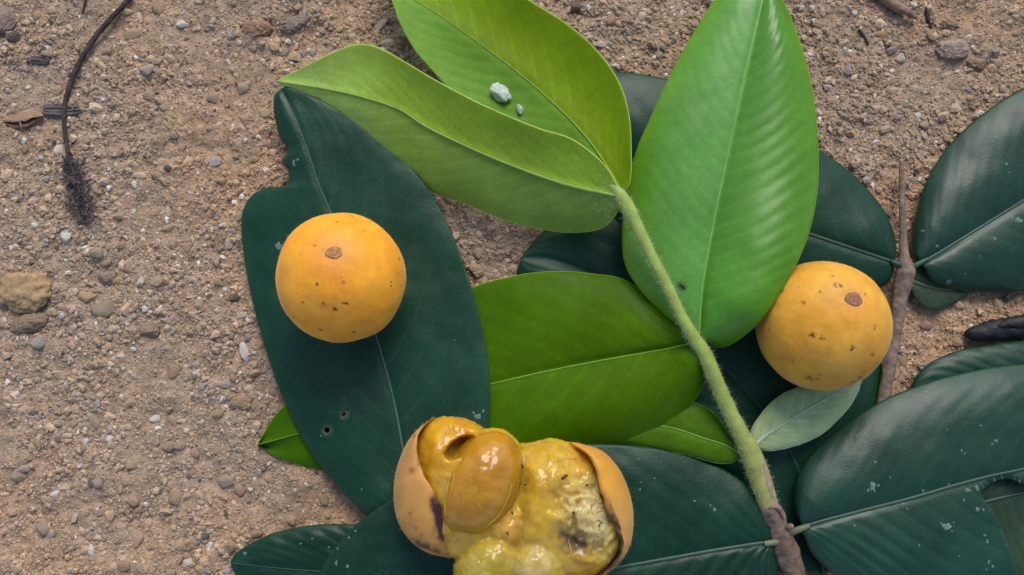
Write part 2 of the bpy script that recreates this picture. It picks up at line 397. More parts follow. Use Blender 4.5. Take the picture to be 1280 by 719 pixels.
# --- twig with paired leaves on the right
twig = empty('woody_twig', U([[1128, 300, 8]])[0])
tag(twig, 'grey brown woody twig with a bare tip between two opposite dark leaves', 'twig')
def barkcol(c):
    c = np.asarray(c)
    return lambda u, p: np.tile(c, (len(u), 1)) * (1 + 0.35 * fbm(np.column_stack([p[:, 1] / 9, u * 3]), 4, 3))[:, None]
tube('stem', [(1127, 203, 16, 2.8), (1127, 230, 17, 3.4), (1128, 265, 18, 4.0), (1129, 300, 19, 4.8), (1130, 322, 20, 6.5), (1132, 336, 20, 11), (1130, 348, 19, 11), (1125, 372, 18, 8.8),
              (1119, 415, 16, 7.8), (1112, 455, 15, 7.6), (1105, 495, 14, 7.4), (1096, 545, 13, 7.4)], M['bark'], twig, n=150, m=22,
     colfun=barkcol(lin(120, 103, 90)), rough_amp=0.13, rough_scale=5, ridge=.035)
lA = leaf([(1118, 328, 24), (1070, 312, 24), (1010, 292, 26), (900, 255, 24), (800, 205, 22), (720, 150, 14), (690, 120, 10)],
          [(1118, 327, 24), (1120, 305, 22), (1108, 268, 20), (1080, 232, 16), (1050, 205, 16), (1023, 187, 17), (960, 150, 20), (880, 110, 22), (825, 97, 22), (775, 90, 18), (730, 95, 12), (690, 120, 10)],
          [(1118, 329, 24), (1113, 350, 20), (1094, 363, 16), (1040, 372, 12), (960, 372, 12), (880, 356, 12), (800, 310, 10), (740, 240, 9), (690, 120, 10)],
          'dark', twig, col_=DARK, rib_col=DARKRIB, arch=(8, 4), curl=(3, 4), seed=1, ripple=(.7, .6), label='dark leaf running under the big light green leaf')
petiole(lA, [(1133, 336, 22, 4), (1124, 331, 25, 3.2), (1114, 327, 25, 2.6)], DARKRIB)
lR = leaf([(1150, 328, 26), (1158, 325, 27), (1203, 298, 28), (1280, 250, 28), (1350, 205, 24), (1420, 150, 14)],
          [(1150, 327, 26), (1142, 318, 22), (1140, 299, 18), (1147, 260, 16), (1158, 227, 17), (1174, 198, 18), (1188, 180, 19), (1225, 145, 21), (1280, 110, 22), (1340, 92, 20), (1395, 105, 16), (1420, 150, 14)],
          [(1150, 329, 26), (1155, 338, 25), (1162, 350, 22), (1179, 359, 18), (1207, 364, 16), (1245, 365, 15), (1280, 363, 14), (1350, 335, 12), (1405, 250, 12), (1420, 150, 14)],
          'waxy', twig, col_=DARK, rib_col=DARKRIB, arch=(10, 9), ripple=(.5, .6), nv=15, curl=(4, 6), seed=2, label='broad dark leaf spreading to the right of the twig, spotted with lichen')
petiole(lR, [(1135, 338, 22, 4), (1146, 331, 26, 3.4), (1160, 324, 27, 2.8)], DARKRIB)
lU = leaf([(1136, 350, 14), (1160, 358, 12), (1190, 362, 9), (1222, 356, 7)],
          [(1136, 349, 14), (1150, 335, 13), (1180, 335, 10), (1205, 342, 8), (1222, 356, 7)],
          [(1136, 351, 14), (1140, 368, 12), (1150, 381, 9), (1165, 388, 7), (1185, 384, 6), (1206, 371, 6), (1222, 356, 7)],
          'dark', twig, col_=(0.040, 0.062, 0.030), rib_col=lin(90, 100, 70), arch=(2, 2), ripple=(.4, .4), nv=7, nu=70, nw=20, wav=1, seed=3, label='small dull olive leaf tucked under the broad dark leaf')
petiole(lU, [(1132, 345, 17, 3), (1140, 352, 14, 2.2)], DARKRIB)

# --- loose dark leaves lying underneath
lB = leaf([(1030, 720, 8), (1015, 640, 9), (985, 560, 10), (925, 480, 10), (830, 400, 10), (740, 345, 9), (690, 325, 8), (652, 322, 7)],
          [(1030, 720, 8), (1075, 660, 9), (1098, 580, 9), (1103, 500, 9), (1100, 445, 9), (1082, 400, 9), (1000, 350, 8), (900, 292, 8), (800, 262, 8), (720, 268, 8), (676, 292, 7), (652, 322, 7)],
          [(1030, 720, 8), (985, 705, 8), (945, 650, 9), (900, 600, 9), (840, 530, 9), (760, 440, 8), (700, 385, 8), (660, 355, 7), (646, 342, 6), (652, 322, 7)],
          'dark', None, name='dark_leaf', col_=np.array(DARK) * 1.1, rib_col=DARKRIB, arch=(3, 3), seed=4)
tag(lB, 'dark leaf lying flat beneath the hairy stem and the yellow fruit', 'leaf')
l5 = leaf([(1420, 470, 14), (1330, 480, 16), (1250, 490, 16), (1180, 500, 14), (1134, 505, 9)],
          [(1420, 470, 14), (1380, 420, 12), (1280, 424, 14), (1240, 430, 14), (1200, 438, 14), (1165, 452, 13), (1147, 468, 11), (1138, 485, 9), (1134, 505, 9)],
          [(1420, 470, 14), (1380, 520, 12), (1280, 545, 13), (1200, 555, 12), (1150, 535, 10), (1134, 505, 9)],
          'dark', None, name='dark_leaf', col_=DARK, rib_col=DARKRIB, arch=(4, 3), curl=(4, 3), seed=5)
tag(l5, 'dark leaf half hidden under the large speckled leaf, beside the piece of charcoal', 'leaf')
l3 = leaf([(590, 735, 15), (500, 722, 16), (420, 716, 15), (345, 710, 12), (288, 704, 8)],
          [(590, 735, 15), (560, 695, 15), (500, 668, 15), (444, 656, 15), (416, 655, 15), (385, 657, 14), (354, 663, 13), (330, 671, 12), (307, 683, 10), (292, 695, 8), (288, 704, 8)],
          [(590, 735, 15), (550, 755, 13), (450, 770, 12), (350, 752, 9), (308, 730, 8), (292, 714, 8), (288, 704, 8)],
          'dark', None, name='dark_leaf', col_=np.array(DARK) * .95, rib_col=np.array(DARK) * 1.6, rib_r=(1.4, .6), arch=(5, 2), wav=6, curl=(2, 2), seed=6)
tag(l3, 'dark leaf with a blunt tip poking out from under the split fruit leaf', 'leaf')

# --- the young sprig
sprig = empty('leafy_sprig', U([[985, 700, 20]])[0])
tag(sprig, 'hairy green sprig with bright young leaves growing from a woody base', 'sprig')
YG = np.array([0.105, 0.225, 0.028])
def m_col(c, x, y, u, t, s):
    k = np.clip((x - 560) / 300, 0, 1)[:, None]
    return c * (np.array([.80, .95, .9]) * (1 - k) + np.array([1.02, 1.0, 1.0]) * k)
lM = leaf([(878, 437, 84), (865, 431, 81), (830, 437, 66), (790, 444, 55), (740, 453, 44), (680, 465, 33), (615, 480, 24), (500, 508, 15), (400, 535, 12), (322, 556, 9)],
          [(878, 436, 84), (866, 420, 80), (840, 396, 70), (803, 364, 56), (776, 348, 50), (745, 343, 44), (715, 340, 40), (670, 341, 34), (630, 348, 28), (594, 358, 24), (540, 385, 18), (460, 430, 13), (390, 480, 11), (346, 517, 9), (322, 556, 9)],
          [(878, 438, 84), (884, 452, 78), (882, 474, 70), (865, 505, 60), (835, 535, 50), (800, 555, 41), (740, 570, 33), (660, 581, 26), (560, 590, 18), (470, 594, 12), (395, 586, 9), (350, 573, 8), (322, 556, 9)],
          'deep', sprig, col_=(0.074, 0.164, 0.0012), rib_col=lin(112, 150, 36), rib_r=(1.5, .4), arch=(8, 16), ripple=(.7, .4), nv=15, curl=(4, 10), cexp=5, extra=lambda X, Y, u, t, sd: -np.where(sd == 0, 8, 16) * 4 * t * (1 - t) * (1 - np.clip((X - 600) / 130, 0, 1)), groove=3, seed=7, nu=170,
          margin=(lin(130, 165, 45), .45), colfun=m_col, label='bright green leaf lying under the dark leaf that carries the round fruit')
def d1_col(c, x, y, u, t, s):
    for (hx, hy, hr) in ((409, 538, 5), (430, 518, 4.5)):
        w = np.clip((hr + 3.5 - np.hypot(x - hx, y - hy)) / 2.5, 0, 1)[:, None] * .35
        c = c * (1 - w) + np.array([.16, .17, .12]) * w
    w = (np.clip((230 - np.abs(y - 205) * 4 - 100) / 130, 0, 1) * (t > .965) * (s == 0))[:, None] * .7
    return c * (1 - w) + np.array([.09, .075, .04]) * w
l1 = leaf([(520, 690, 26), (513, 625, 29), (505, 570, 30), (492, 500, 29), (470, 420, 27), (440, 335, 27), (412, 262, 30), (400, 235, 33), (385, 190, 36), (368, 145, 37), (351, 111, 36)],
          [(520, 690, 26), (490, 668, 24), (455, 642, 22), (420, 605, 20), (385, 560, 19), (355, 500, 18), (330, 430, 15), (311, 355, 13), (302, 292, 14), (304, 262, 17), (316, 243, 20), (336, 234, 23), (357, 233, 25), (361, 224, 26), (360, 213, 27), (354, 206, 27), (353, 199, 27), (359, 193, 28), (360, 184, 28), (352, 176, 28), (345, 155, 30), (342, 135, 32), (343, 120, 34), (351, 111, 36)],
          [(520, 690, 26), (570, 640, 33), (601, 580, 40), (612, 520, 42), (610, 450, 42), (598, 390, 40), (580, 330, 37), (555, 270, 34), (525, 222, 34), (490, 185, 35), (450, 155, 36), (410, 130, 38), (380, 114, 38), (362, 108, 38), (351, 111, 36)],
          'dark', None, name='dark_leaf', col_=np.array(DARK) * 1.15, rib_col=lin(70, 100, 86), rib_r=(1.7, .4), arch=(5, -2), curl=(4, 3), ripple=(.45, .2), nv=16, wav=4, seed=8, nu=220, nw=46,
          holes=([(405.5, 537), (408, 534.2), (411.5, 535.5), (412, 539.5), (409, 541.3), (406, 540)], [(428, 518.5), (430.5, 515.5), (432, 517), (430.5, 520), (428.5, 520.5)]), colfun=d1_col)
tag(l1, 'long dark leaf with a bitten edge and two pinholes, carrying a round orange fruit', 'leaf')
lS1 = leaf([(926, 567, 52), (905, 556, 52), (880, 548, 51), (840, 535, 49), (790, 530, 40), (740, 536, 30)],
           [(926, 566, 52), (912, 545, 52), (893, 517, 50), (862, 502, 47), (820, 500, 42), (780, 510, 35), (740, 536, 30)],
           [(926, 568, 52), (918, 577, 50), (899, 579, 48), (852, 567, 46), (801, 557, 42), (765, 550, 34), (740, 536, 30)],
           'deep', sprig, col_=(0.075, 0.170, 0.006), rib_col=lin(110, 155, 50), rib_r=(1.1, .5), arch=(3, 3), ripple=(.5, .5), nv=9, nu=80, nw=22, wav=1.5, seed=9, margin=(lin(130, 165, 70), .6),
           label='small green leaf under the broad bright leaf, close to the stem')
petiole(lS1, [(936, 570, 50, 2.4), (929, 568, 52, 2), (922, 565, 52, 1.6)], lin(130, 150, 80))
lSL = leaf([(944, 556, 54), (955, 546, 53), (975, 533, 50), (1003, 515, 44), (1035, 497, 38), (1076, 477, 32)],
           [(944, 555, 54), (939, 543, 54), (942, 532, 53), (953, 516, 50), (968, 500, 46), (988, 488, 42), (1010, 481, 38), (1035, 475, 35), (1058, 473, 33), (1076, 477, 32)],
           [(944, 557, 54), (956, 563, 52), (974, 562, 49), (998, 556, 45), (1023, 545, 41), (1045, 527, 38), (1064, 505, 34), (1073, 488, 32), (1076, 477, 32)],
           'silver', sprig, col_=lin(166, 184, 130), rib_col=lin(160, 172, 142), rib_r=(2.4, 1.0), arch=(3, 3), ripple=(.8, .8), nv=8, nu=80, nw=24, wav=2, under=True, groove=1.5, seed=10, vein_c=.25,
           margin=(lin(170, 180, 150), .6), label='small downy silver green leaf seen from below, touching the fruit')
l2 = leaf([(970, 679, 40), (963, 678, 42), (905, 686, 42), (842, 697, 42), (780, 708, 42), (700, 722, 42), (600, 745, 40), (480, 775, 34), (396, 780, 28)],
          [(970, 678, 40), (964, 664, 42), (961, 651, 43), (954, 632, 44), (934, 607, 44), (905, 587, 42), (863, 570, 42), (822, 561, 45), (780, 556, 46), (740, 555, 46), (690, 557, 45), (620, 569, 44), (560, 588, 43), (510, 612, 42), (470, 637, 40), (440, 660, 37), (415, 690, 33), (400, 716, 30), (393, 750, 28), (396, 780, 28)],
          [(970, 680, 40), (969, 692, 38), (972, 719, 36), (960, 750, 34), (900, 790, 32), (780, 830, 32), (600, 835, 30), (470, 815, 28), (396, 780, 28)],
          'dark', sprig, col_=np.array(DARK) * .95, rib_col=DARKRIB, rib_r=(3.0, .8), arch=(5, 6), ripple=(.9, 3.4), nv=17, curl=(3, 3), wav=3, seed=11, nu=170, label='dark leaf under the split fruit, joined to the woody base')
petiole(l2, [(982, 672, 36, 4.5), (972, 677, 42, 4), (955, 680, 43, 3.2)], lin(104, 110, 82))
hole4 = [(1226, 616), (1236, 606), (1246, 601), (1260, 598), (1272, 602), (1284, 606), (1312, 606), (1318, 730), (1284, 735), (1272, 715), (1264, 690), (1252, 660), (1242, 640)]
l4 = leaf([(1000, 662, 42), (1009, 657, 44), (1071, 640, 46), (1134, 624, 47), (1196, 606, 46), (1238, 595, 45), (1280, 586, 44), (1360, 562, 38), (1450, 540, 28)],
          [(1000, 661, 42), (1000, 653, 43), (995, 643, 42), (993, 620, 40), (1000, 590, 38), (1021, 561, 37), (1050, 536, 37), (1092, 507, 36), (1134, 487, 35), (1196, 468, 34), (1280, 455, 32), (1370, 460, 28), (1430, 495, 27), (1450, 540, 28)],
          [(1000, 663, 42), (1005, 672, 42), (1012, 688, 40), (1029, 707, 38), (1047, 721, 36), (1100, 745, 34), (1180, 765, 32), (1280, 755, 30), (1380, 700, 26), (1440, 600, 26), (1450, 540, 28)],
          'waxy', sprig, col_=np.array(DARK) * 1.1, rib_col=DARKRIB, rib_r=(2.8, 1.0), arch=(9, 7), ripple=(.4, 2.2), nv=16, slant=.34, curl=(5, 4), wav=3, seed=12, nu=190, nw=44, holes=(hole4,),
          label='large dark leaf dotted with pale lichen and torn near its rib')
petiole(l4, [(984, 668, 36, 4.5), (996, 663, 42, 4), (1012, 657, 45, 3)], lin(104, 110, 82))
lE = leaf([(1190, 640, 28), (1240, 625, 31), (1300, 612, 30), (1370, 600, 26)],
          [(1190, 640, 28), (1220, 590, 30), (1290, 575, 28), (1345, 580, 26), (1370, 600, 26)],
          [(1190, 640, 28), (1220, 720, 28), (1270, 770, 27), (1340, 730, 26), (1370, 600, 26)],
          'dark', None, name='dark_leaf', col_=(0.030, 0.052, 0.026), rib_col=DARKRIB, arch=(1, -4), wav=5, seed=13, nu=80)
tag(lE, 'dull olive leaf showing through the tear of the large lichen dotted leaf', 'leaf')

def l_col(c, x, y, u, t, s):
    k = np.where(s == 0, 1.0, 0.0)[:, None]  # left half: bluish sky reflection painted into the leaf colour
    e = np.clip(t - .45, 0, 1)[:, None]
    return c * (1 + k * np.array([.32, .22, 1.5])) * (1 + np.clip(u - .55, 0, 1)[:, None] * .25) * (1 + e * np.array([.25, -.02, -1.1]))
lL = leaf([(872, 430, 86), (874, 415, 90), (878, 360, 96), (888, 300, 99), (899, 245, 102), (923, 135, 106), (951, 12, 106), (962, -40, 102), (968, -80, 96)],
          [(872, 429, 86), (855, 414, 84), (832, 394, 82), (802, 364, 78), (782, 332, 75), (778, 290, 76), (784, 238, 80), (795, 190, 84), (812, 150, 88), (835, 100, 92), (862, 50, 95), (893, 0, 97), (930, -50, 97), (968, -80, 96)],
          [(872, 431, 86), (885, 434, 82), (905, 434, 88), (930, 420, 108), (955, 396, 130), (985, 350, 134), (1008, 300, 130), (1020, 250, 122), (1023, 200, 116), (1018, 130, 112), (1005, 70, 110), (988, 20, 108), (975, -10, 106), (968, -80, 96)],
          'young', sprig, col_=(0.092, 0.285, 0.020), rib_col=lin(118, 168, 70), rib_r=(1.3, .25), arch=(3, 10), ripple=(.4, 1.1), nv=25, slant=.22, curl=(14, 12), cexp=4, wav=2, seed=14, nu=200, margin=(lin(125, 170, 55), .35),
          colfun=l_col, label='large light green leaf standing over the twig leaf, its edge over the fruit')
def p1_col(c, x, y, u, t, s):
    low = np.where(s == 1, 1.0, 0.0)[:, None]  # lower half toned down, so light through the upper half is painted in
    tip = np.clip((500 - x) / 120, 0, 1)[:, None]
    return c * (1 + low * np.array([-.16, -.12, .70]) * np.clip((x - 380) / 200, 0, 1)[:, None]) * (1 + tip * np.array([.35, .25, 2.2]))
lP2 = leaf([(777, 243, 108), (770, 227, 103), (732, 171, 84), (674, 113, 70), (607, 60, 62), (549, 19, 56), (519, 0, 53), (490, -25, 49), (462, -52, 44)],
           [(777, 243, 108), (745, 232, 92), (690, 200, 74), (610, 152, 62), (565, 115, 60), (540, 88, 60), (519, 63, 62), (501, 30, 62), (490, 0, 58), (472, -30, 50), (462, -52, 44)],
           [(778, 242, 109), (786, 232, 112), (789, 188, 114), (785, 138, 112), (770, 96, 106), (741, 58, 99), (707, 29, 92), (661, 0, 84), (600, -42, 70), (520, -68, 54), (462, -52, 44)],
           'pale', sprig, col_=(0.205, 0.320, 0.004), rib_col=lin(128, 155, 24), rib_r=(1.1, .4), arch=(-5, -9), ripple=(.6, .3), nv=15, curl=(0, 2), groove=2, wav=2, seed=15, nu=150, margin=(lin(170, 192, 90), .55),
           colfun=lambda c, x, y, u, t, s: c * np.where(s == 0, 1, 0)[:, None] * np.array([.85, 1.1, 9.0]) + c * np.where(s == 1, 1, 0)[:, None], label='young yellow green leaf folded upward at the stem tip, holding white crumbs')  # yellower upper half: glow of light coming through, put into the colour
lP1 = leaf([(775, 246, 108), (761, 243, 104), (707, 231, 90), (632, 204, 76), (574, 179, 68), (528, 156, 63), (503, 139, 59), (465, 125, 53), (415, 113, 46), (380, 107, 42), (347, 102, 38)],
           [(775, 245, 109), (768, 226, 112), (753, 204, 117), (716, 175, 118), (674, 161, 115), (632, 144, 110), (590, 125, 104), (540, 98, 94), (498, 73, 84), (473, 60, 78), (453, 55, 74), (423, 63, 64), (382, 83, 50), (347, 101, 38)],
           [(775, 247, 108), (771, 266, 94), (754, 284, 70), (728, 290, 54), (695, 289, 45), (632, 275, 34), (582, 255, 27), (536, 238, 22), (480, 205, 19), (430, 165, 20), (385, 128, 28), (347, 103, 38)],
           'pale', sprig, col_=(0.320, 0.480, 0.044), rib_col=lin(128, 156, 66), rib_r=(2.2, .7), arch=(-3, 4), ripple=(.5, .3), nv=15, curl=(0, 2), under=True, groove=2.4, wav=3, seed=16, nu=170,
           margin=(lin(180, 200, 100), .65), colfun=p1_col, rib_up=.75, label='young pale green leaf turned to show its underside and raised rib')

GREEN = lin(146, 158, 92)
def stemcol(u, p):
    a = lin(150, 168, 80); b = lin(160, 158, 88); k = np.clip((p[:, 1] - 480) / 130, 0, 1)[:, None]
    return a * (1 - k) + b * k
st, sv, sn = tube('stem', [(764, 230, 108, 2), (769, 236, 108, 5), (776, 246, 107, 8), (784, 259, 106, 8.4), (797, 285, 105, 7.2), (812, 316, 103, 6.5), (830, 350, 101, 6.3), (852, 396, 96, 6.5), (866, 420, 92, 7.2), (880, 441, 88, 8.4),
                           (893, 472, 80, 8.6), (908, 506, 72, 8.8), (925, 541, 63, 9.8), (936, 562, 57, 12), (946, 588, 51, 12.6), (955, 614, 46, 12), (961, 634, 42, 11)],
                  M['stem'], sprig, n=170, m=22, colfun=stemcol, rough_amp=0.05, rough_scale=9)
pick = rng.integers(0, len(sv), 4200)
hairs('hairs', sv[pick], sn[pick], 5.0, 0.10, M['hair'], st, jitter=.45, seed=2)
tube('woody_stem', [(958, 628, 43, 10.5), (963, 640, 41, 11.5), (969, 654, 38, 11.5), (975, 668, 35, 13.5), (982, 686, 32, 14.5), (988, 706, 28, 13.5), (995, 735, 24, 13), (1006, 775, 18, 13)],
     M['bark'], sprig, n=110, m=22, colfun=barkcol(lin(116, 97, 82)), rough_amp=0.2, rough_scale=6, ridge=.06)
tube('bud_scale', [(954, 576, 62, 1.2), (959, 600, 58, 3.6), (964, 622, 52, 4.2), (970, 640, 47, 3.2), (973, 652, 44, 1.2)], M['bark'], sprig, n=40, m=10, color=lin(160, 136, 118), rough_amp=.2)
tube('bud_scale', [(962, 634, 53, 1.5), (972, 634, 52, 3), (979, 645, 47, 3), (981, 660, 43, 1.5)], M['bark'], sprig, n=40, m=10, color=lin(140, 116, 104), rough_amp=.2)
tube('leaf_scar', [(984, 660, 46, 2.6), (988, 658, 50, 3.4), (990, 657, 53, 2.4)], M['bark'], sprig, n=16, m=10, color=lin(140, 116, 96), rough_amp=.2)

# downy hairs round the young node and on the silver leaf
v, _, fl = BVH[lP1.name][1], 0, BVH[lP1.name][2]
near = np.where((np.hypot(fl[:, 0] - 772, fl[:, 1] - 246) < 38))[0]
pk = rng.choice(near, 260)
hairs('hairs', v[pk], np.tile([0, -.6, .8], (len(pk), 1)), 6, 0.12, M['hair'], lP1, seed=5)
v = BVH[lSL.name][1]; pk = rng.integers(0, len(v), 1800)
hairs('hairs', v[pk], np.tile([.3, .3, .45], (len(pk), 1)), 4, 0.10, M['hair'], lSL, seed=6)

# lichen spots and droppings: thin irregular flakes lying on the leaves
def spot(o, x, y, r, seed, material=None, name='lichen_spot', asp=1.0):
    p, nn = hit(o, x, y)
    if p is None: return
    if nn[2] < 0: nn = -nn
    k = 14; a = np.linspace(0, 2 * math.pi, k, endpoint=False); rr = np.random.default_rng(seed)
    rad = r * (0.5 + 0.6 * rr.random(k)) * S
    t1 = np.cross(nn, [0, 1, .1]); t1 /= np.linalg.norm(t1); t2 = np.cross(nn, t1)
    ph = rr.random() * 3
    ring = p + t1 * (np.cos(a) * rad * asp)[:, None] + t2 * (np.sin(a + ph * 0) * rad / asp)[:, None]
    V = np.vstack([ring - nn * .3 * S, p + (ring - p) * .7 + nn * (.12 * S), p + nn * (.2 * S)])
    j = np.arange(k); jn = (j + 1) % k
    ob = build(name, V, [np.column_stack([j, jn, k + jn, k + j]), np.column_stack([k + j, k + jn, np.full(k, 2 * k)])], material or M['lichen'], o, fix=False)
    return ob
SPOTS = {l1.name: (l1, [(348, 308, 8), (367, 204, 5), (372, 200, 3), (401, 545, 1.8), (598, 521, 6), (592, 516, 3), (604, 514, 3), (568, 425, 1.6), (430, 496, 1.3), (452, 612, 1.8)]),
         l4.name: (l4, [(1091, 609, 7), (1085, 613, 3), (1098, 607, 2.5), (1184, 658, 6.5), (1177, 655, 2), (1192, 653, 1.8), (1190, 664, 2), (1071, 544, 2.6), (1094, 578, 2.4), (1113, 597, 2), (1226, 532, 2), (1184, 537, 1.6), (1245, 551, 3.6), (1240, 555, 2), (1068, 657, 2.4),
                        (1154, 614, 3), (1186, 606, 2.5), (1210, 613, 4), (1222, 611, 4), (1205, 625, 2.4), (1222, 637, 4), (1229, 637, 2.5), (1231, 669, 3), (1234, 677, 3), (1236, 703, 3.2), (1241, 708, 3), (1233, 712, 2), (1202, 563, 2.4), (1206, 567, 1.8), (1199, 695, 1.8), (1149, 682, 1.8), (1128, 629, 2.5), (1134, 636, 2), (1122, 631, 1.5), (1158, 491, 4)]),
         l2.name: (l2, [(893, 637, 3.4), (888, 632, 2), (868, 626, 2.4), (818, 598, 2), (800, 612, 2.2), (801, 603, 1.5), (420, 704, 3.4), (434, 708, 3.4), (444, 664, 2.4), (436, 672, 2.4), (422, 686, 2), (798, 574, 1.8), (820, 571, 1.5)]),
         lR.name: (lR, [(1153, 289, 3.4), (1243, 298, 3), (1273, 275, 5.5), (1265, 272, 3), (1245, 172, 5), (1240, 177, 2.5), (1211, 238, 1.6), (1258, 205, 3), (1262, 216, 2), (1172, 308, 3), (1186, 353, 5), (1213, 303, 2.5), (1207, 343, 1.6), (1225, 320, 1.6)]),
         l3.name: (l3, [(306, 692, 3.4), (376, 680, 2), (390, 673, 2), (411, 684, 2.4)])}
kk = 0
for o, lst in SPOTS.values():
    for (x, y, r) in lst:
        kk += 1; spot(o, x, y, r * .92, kk, asp=random.uniform(.75, 1.3))

# ------------------------------------------------------------------ whole fruits
def sphere_grid(n, m):
    th = np.linspace(0, math.pi, n); ph = np.linspace(0, 2 * math.pi, m, endpoint=False)
    T, P = np.meshgrid(th, ph, indexing='ij')
    return np.stack([np.sin(T) * np.cos(P), np.sin(T) * np.sin(P), np.cos(T)], -1).reshape(-1, 3), grid_quads(n, m, True)

def fruit(cx, cy, rpx, support, specks, scar_px, scar_r, base, label, seed, scar_c, halo):
    sup = np.vstack([BVH[s.name][1] for s in support]); zc = 90.0
    for _ in range(4):
        r = rpx * (FPX - zc) / FPX * S * 1.0
        c = U([[cx, cy, zc]])[0]
        d = np.hypot(sup[:, 0] - c[0], sup[:, 1] - c[1]); k = d < r * .8
        zc = (sup[k, 2] + np.sqrt(r * r - d[k] ** 2)).max() / S
    c = U([[cx, cy, zc]])[0]
    D, F = sphere_grid(130, 240)
    rad = r * (1 + 0.034 * fbm(D * 1.4 + seed, seed, 2) + 0.006 * fbm(D * 7 + seed, seed + 3, 3))
    V = c + D * rad[:, None]
    # direction of the scar: the point of the sphere seen at that pixel
    def sdir_(x, y):
        q = U([[x, y, 0]])[0] - CAM; q /= np.linalg.norm(q); oc = CAM - c; b = oc @ q; disc = b * b - (oc @ oc - r * r)
        if disc < 0: return None
        p = CAM + q * (-b - math.sqrt(disc)); return (p - c) / np.linalg.norm(p - c)
    sd = sdir_(*scar_px); ang = np.arccos(np.clip(D @ sd, -1, 1)) * r / S          # distance from scar in units
    V -= D * (S * 2.0 * np.exp(-(ang / 14) ** 2))[:, None]                        # shallow dimple
    colr = np.tile(base, (len(V), 1)) * (1 + 0.10 * fbm(D * 3, seed + 9, 3))[:, None]
    colr *= (1 + np.array([.0, -.10, -.25]) * np.clip(fbm(D * 2.2 + 4, seed + 13, 3), 0, 1)[:, None])
    m1 = np.clip(fbm(D * 5 + 2, seed + 31, 4) * 1.6, -1, 1)[:, None]; m2 = np.clip(fbm(D * 14, seed + 37, 3) * 1.5, -1, 1)[:, None]
    colr = colr * (1 + m1 * np.array([.05, .10, .35])) * (1 + m2 * np.array([.03, .06, .2]))
    blush = np.clip(fbm(D * 1.8 + 9, seed + 61, 3) * 2.2 + .1, 0, 1)[:, None]; colr = colr * (1 - blush * np.array([.02, .13, .35]))
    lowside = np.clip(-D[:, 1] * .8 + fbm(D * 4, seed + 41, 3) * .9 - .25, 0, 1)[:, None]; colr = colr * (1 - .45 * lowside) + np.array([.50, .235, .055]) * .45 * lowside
    h = (np.exp(-(ang / halo[1]) ** 2) * halo[0])[:, None]; colr = colr * (1 - h) + lin(186, 126, 84) * h
    rs = np.random.default_rng(seed)
    allsp = list(specks)
    for _ in range(150):
        d = rs.normal(0, 1, 3); d /= np.linalg.norm(d); allsp.append((d, rs.uniform(.5, 1.3), rs.uniform(.15, .5)))
    jit = 1.3 * noise(V / (2.2 * S), seed + 20)
    for sp in allsp:
        if len(sp) == 3 and isinstance(sp[0], np.ndarray): d, rr, st_ = sp
        else:
            x, y, rr, st_ = sp; d = sdir_(x, y)
            if d is None: continue
        a = np.arccos(np.clip(D @ d, -1, 1)) * r / S
        w = (np.clip((rr * 1.0 + jit * rr * 1.0 - a) / (rr * .7) + .3, 0, 1) * st_)[:, None]
        colr = colr * (1 - w) + np.array([.06, .024, .010]) * w
    o = build('fruit', V, F, M['fruit'], None, colors=colr, origin=(c[0], c[1], c[2] - r), fix=True)
    tag(o, label, 'fruit')
    # scar: low disc of concentric rings
    nr, m = 26, 40; q = np.linspace(0, 1, nr); a = np.linspace(0, 2 * math.pi, m, endpoint=False)
    t1 = np.cross(sd, [0, 1, 0.2]); t1 /= np.linalg.norm(t1); t2 = np.cross(sd, t1)
    wob = 1 + .05 * np.sin(a * 3 + 1) + .03 * np.sin(a * 5)
    hgt = .28 * np.cos(q * math.pi * 5) * (1 - q * .6) + 1.0 * (1 - q ** 4) - q ** 8 * 1.6
    rr = scar_r * q
    P = c + sd * r * 1 + t1 * 0
    pts = []
    for i in range(nr):
        off = (t1[None] * np.cos(a)[:, None] * 1.12 + t2[None] * np.sin(a)[:, None] * .9) * (rr[i] * wob * S)[:, None]
        dd = sd * r + off; dd /= np.linalg.norm(dd, axis=1)[:, None]
        pts.append(c + dd * (r - 2.2 * S * math.exp(-(rr[i] / 14) ** 2) + (hgt[i] * .8 + .5) * S))
    pts = np.vstack(pts)
    cc = np.repeat(.5 + .5 * np.cos(q * math.pi * 5), m)[:, None]
    cc = .3 + .5 * cc; cl = (scar_c[0] * cc + scar_c[1] * (1 - cc)) * (1 + .25 * noise(pts / (2.2 * S), seed + 50))[:, None]
    build('stem_scar', pts, grid_quads(nr, m, True), M['scar'], o, colors=cl, fix=False)
    pk = rs.integers(240, len(V) - 240, 3000); hairs('fuzz', V[pk], D[pk], 2.6, .07, M['fuzz'], o, jitter=.5, seed=seed)
    return o, c, r

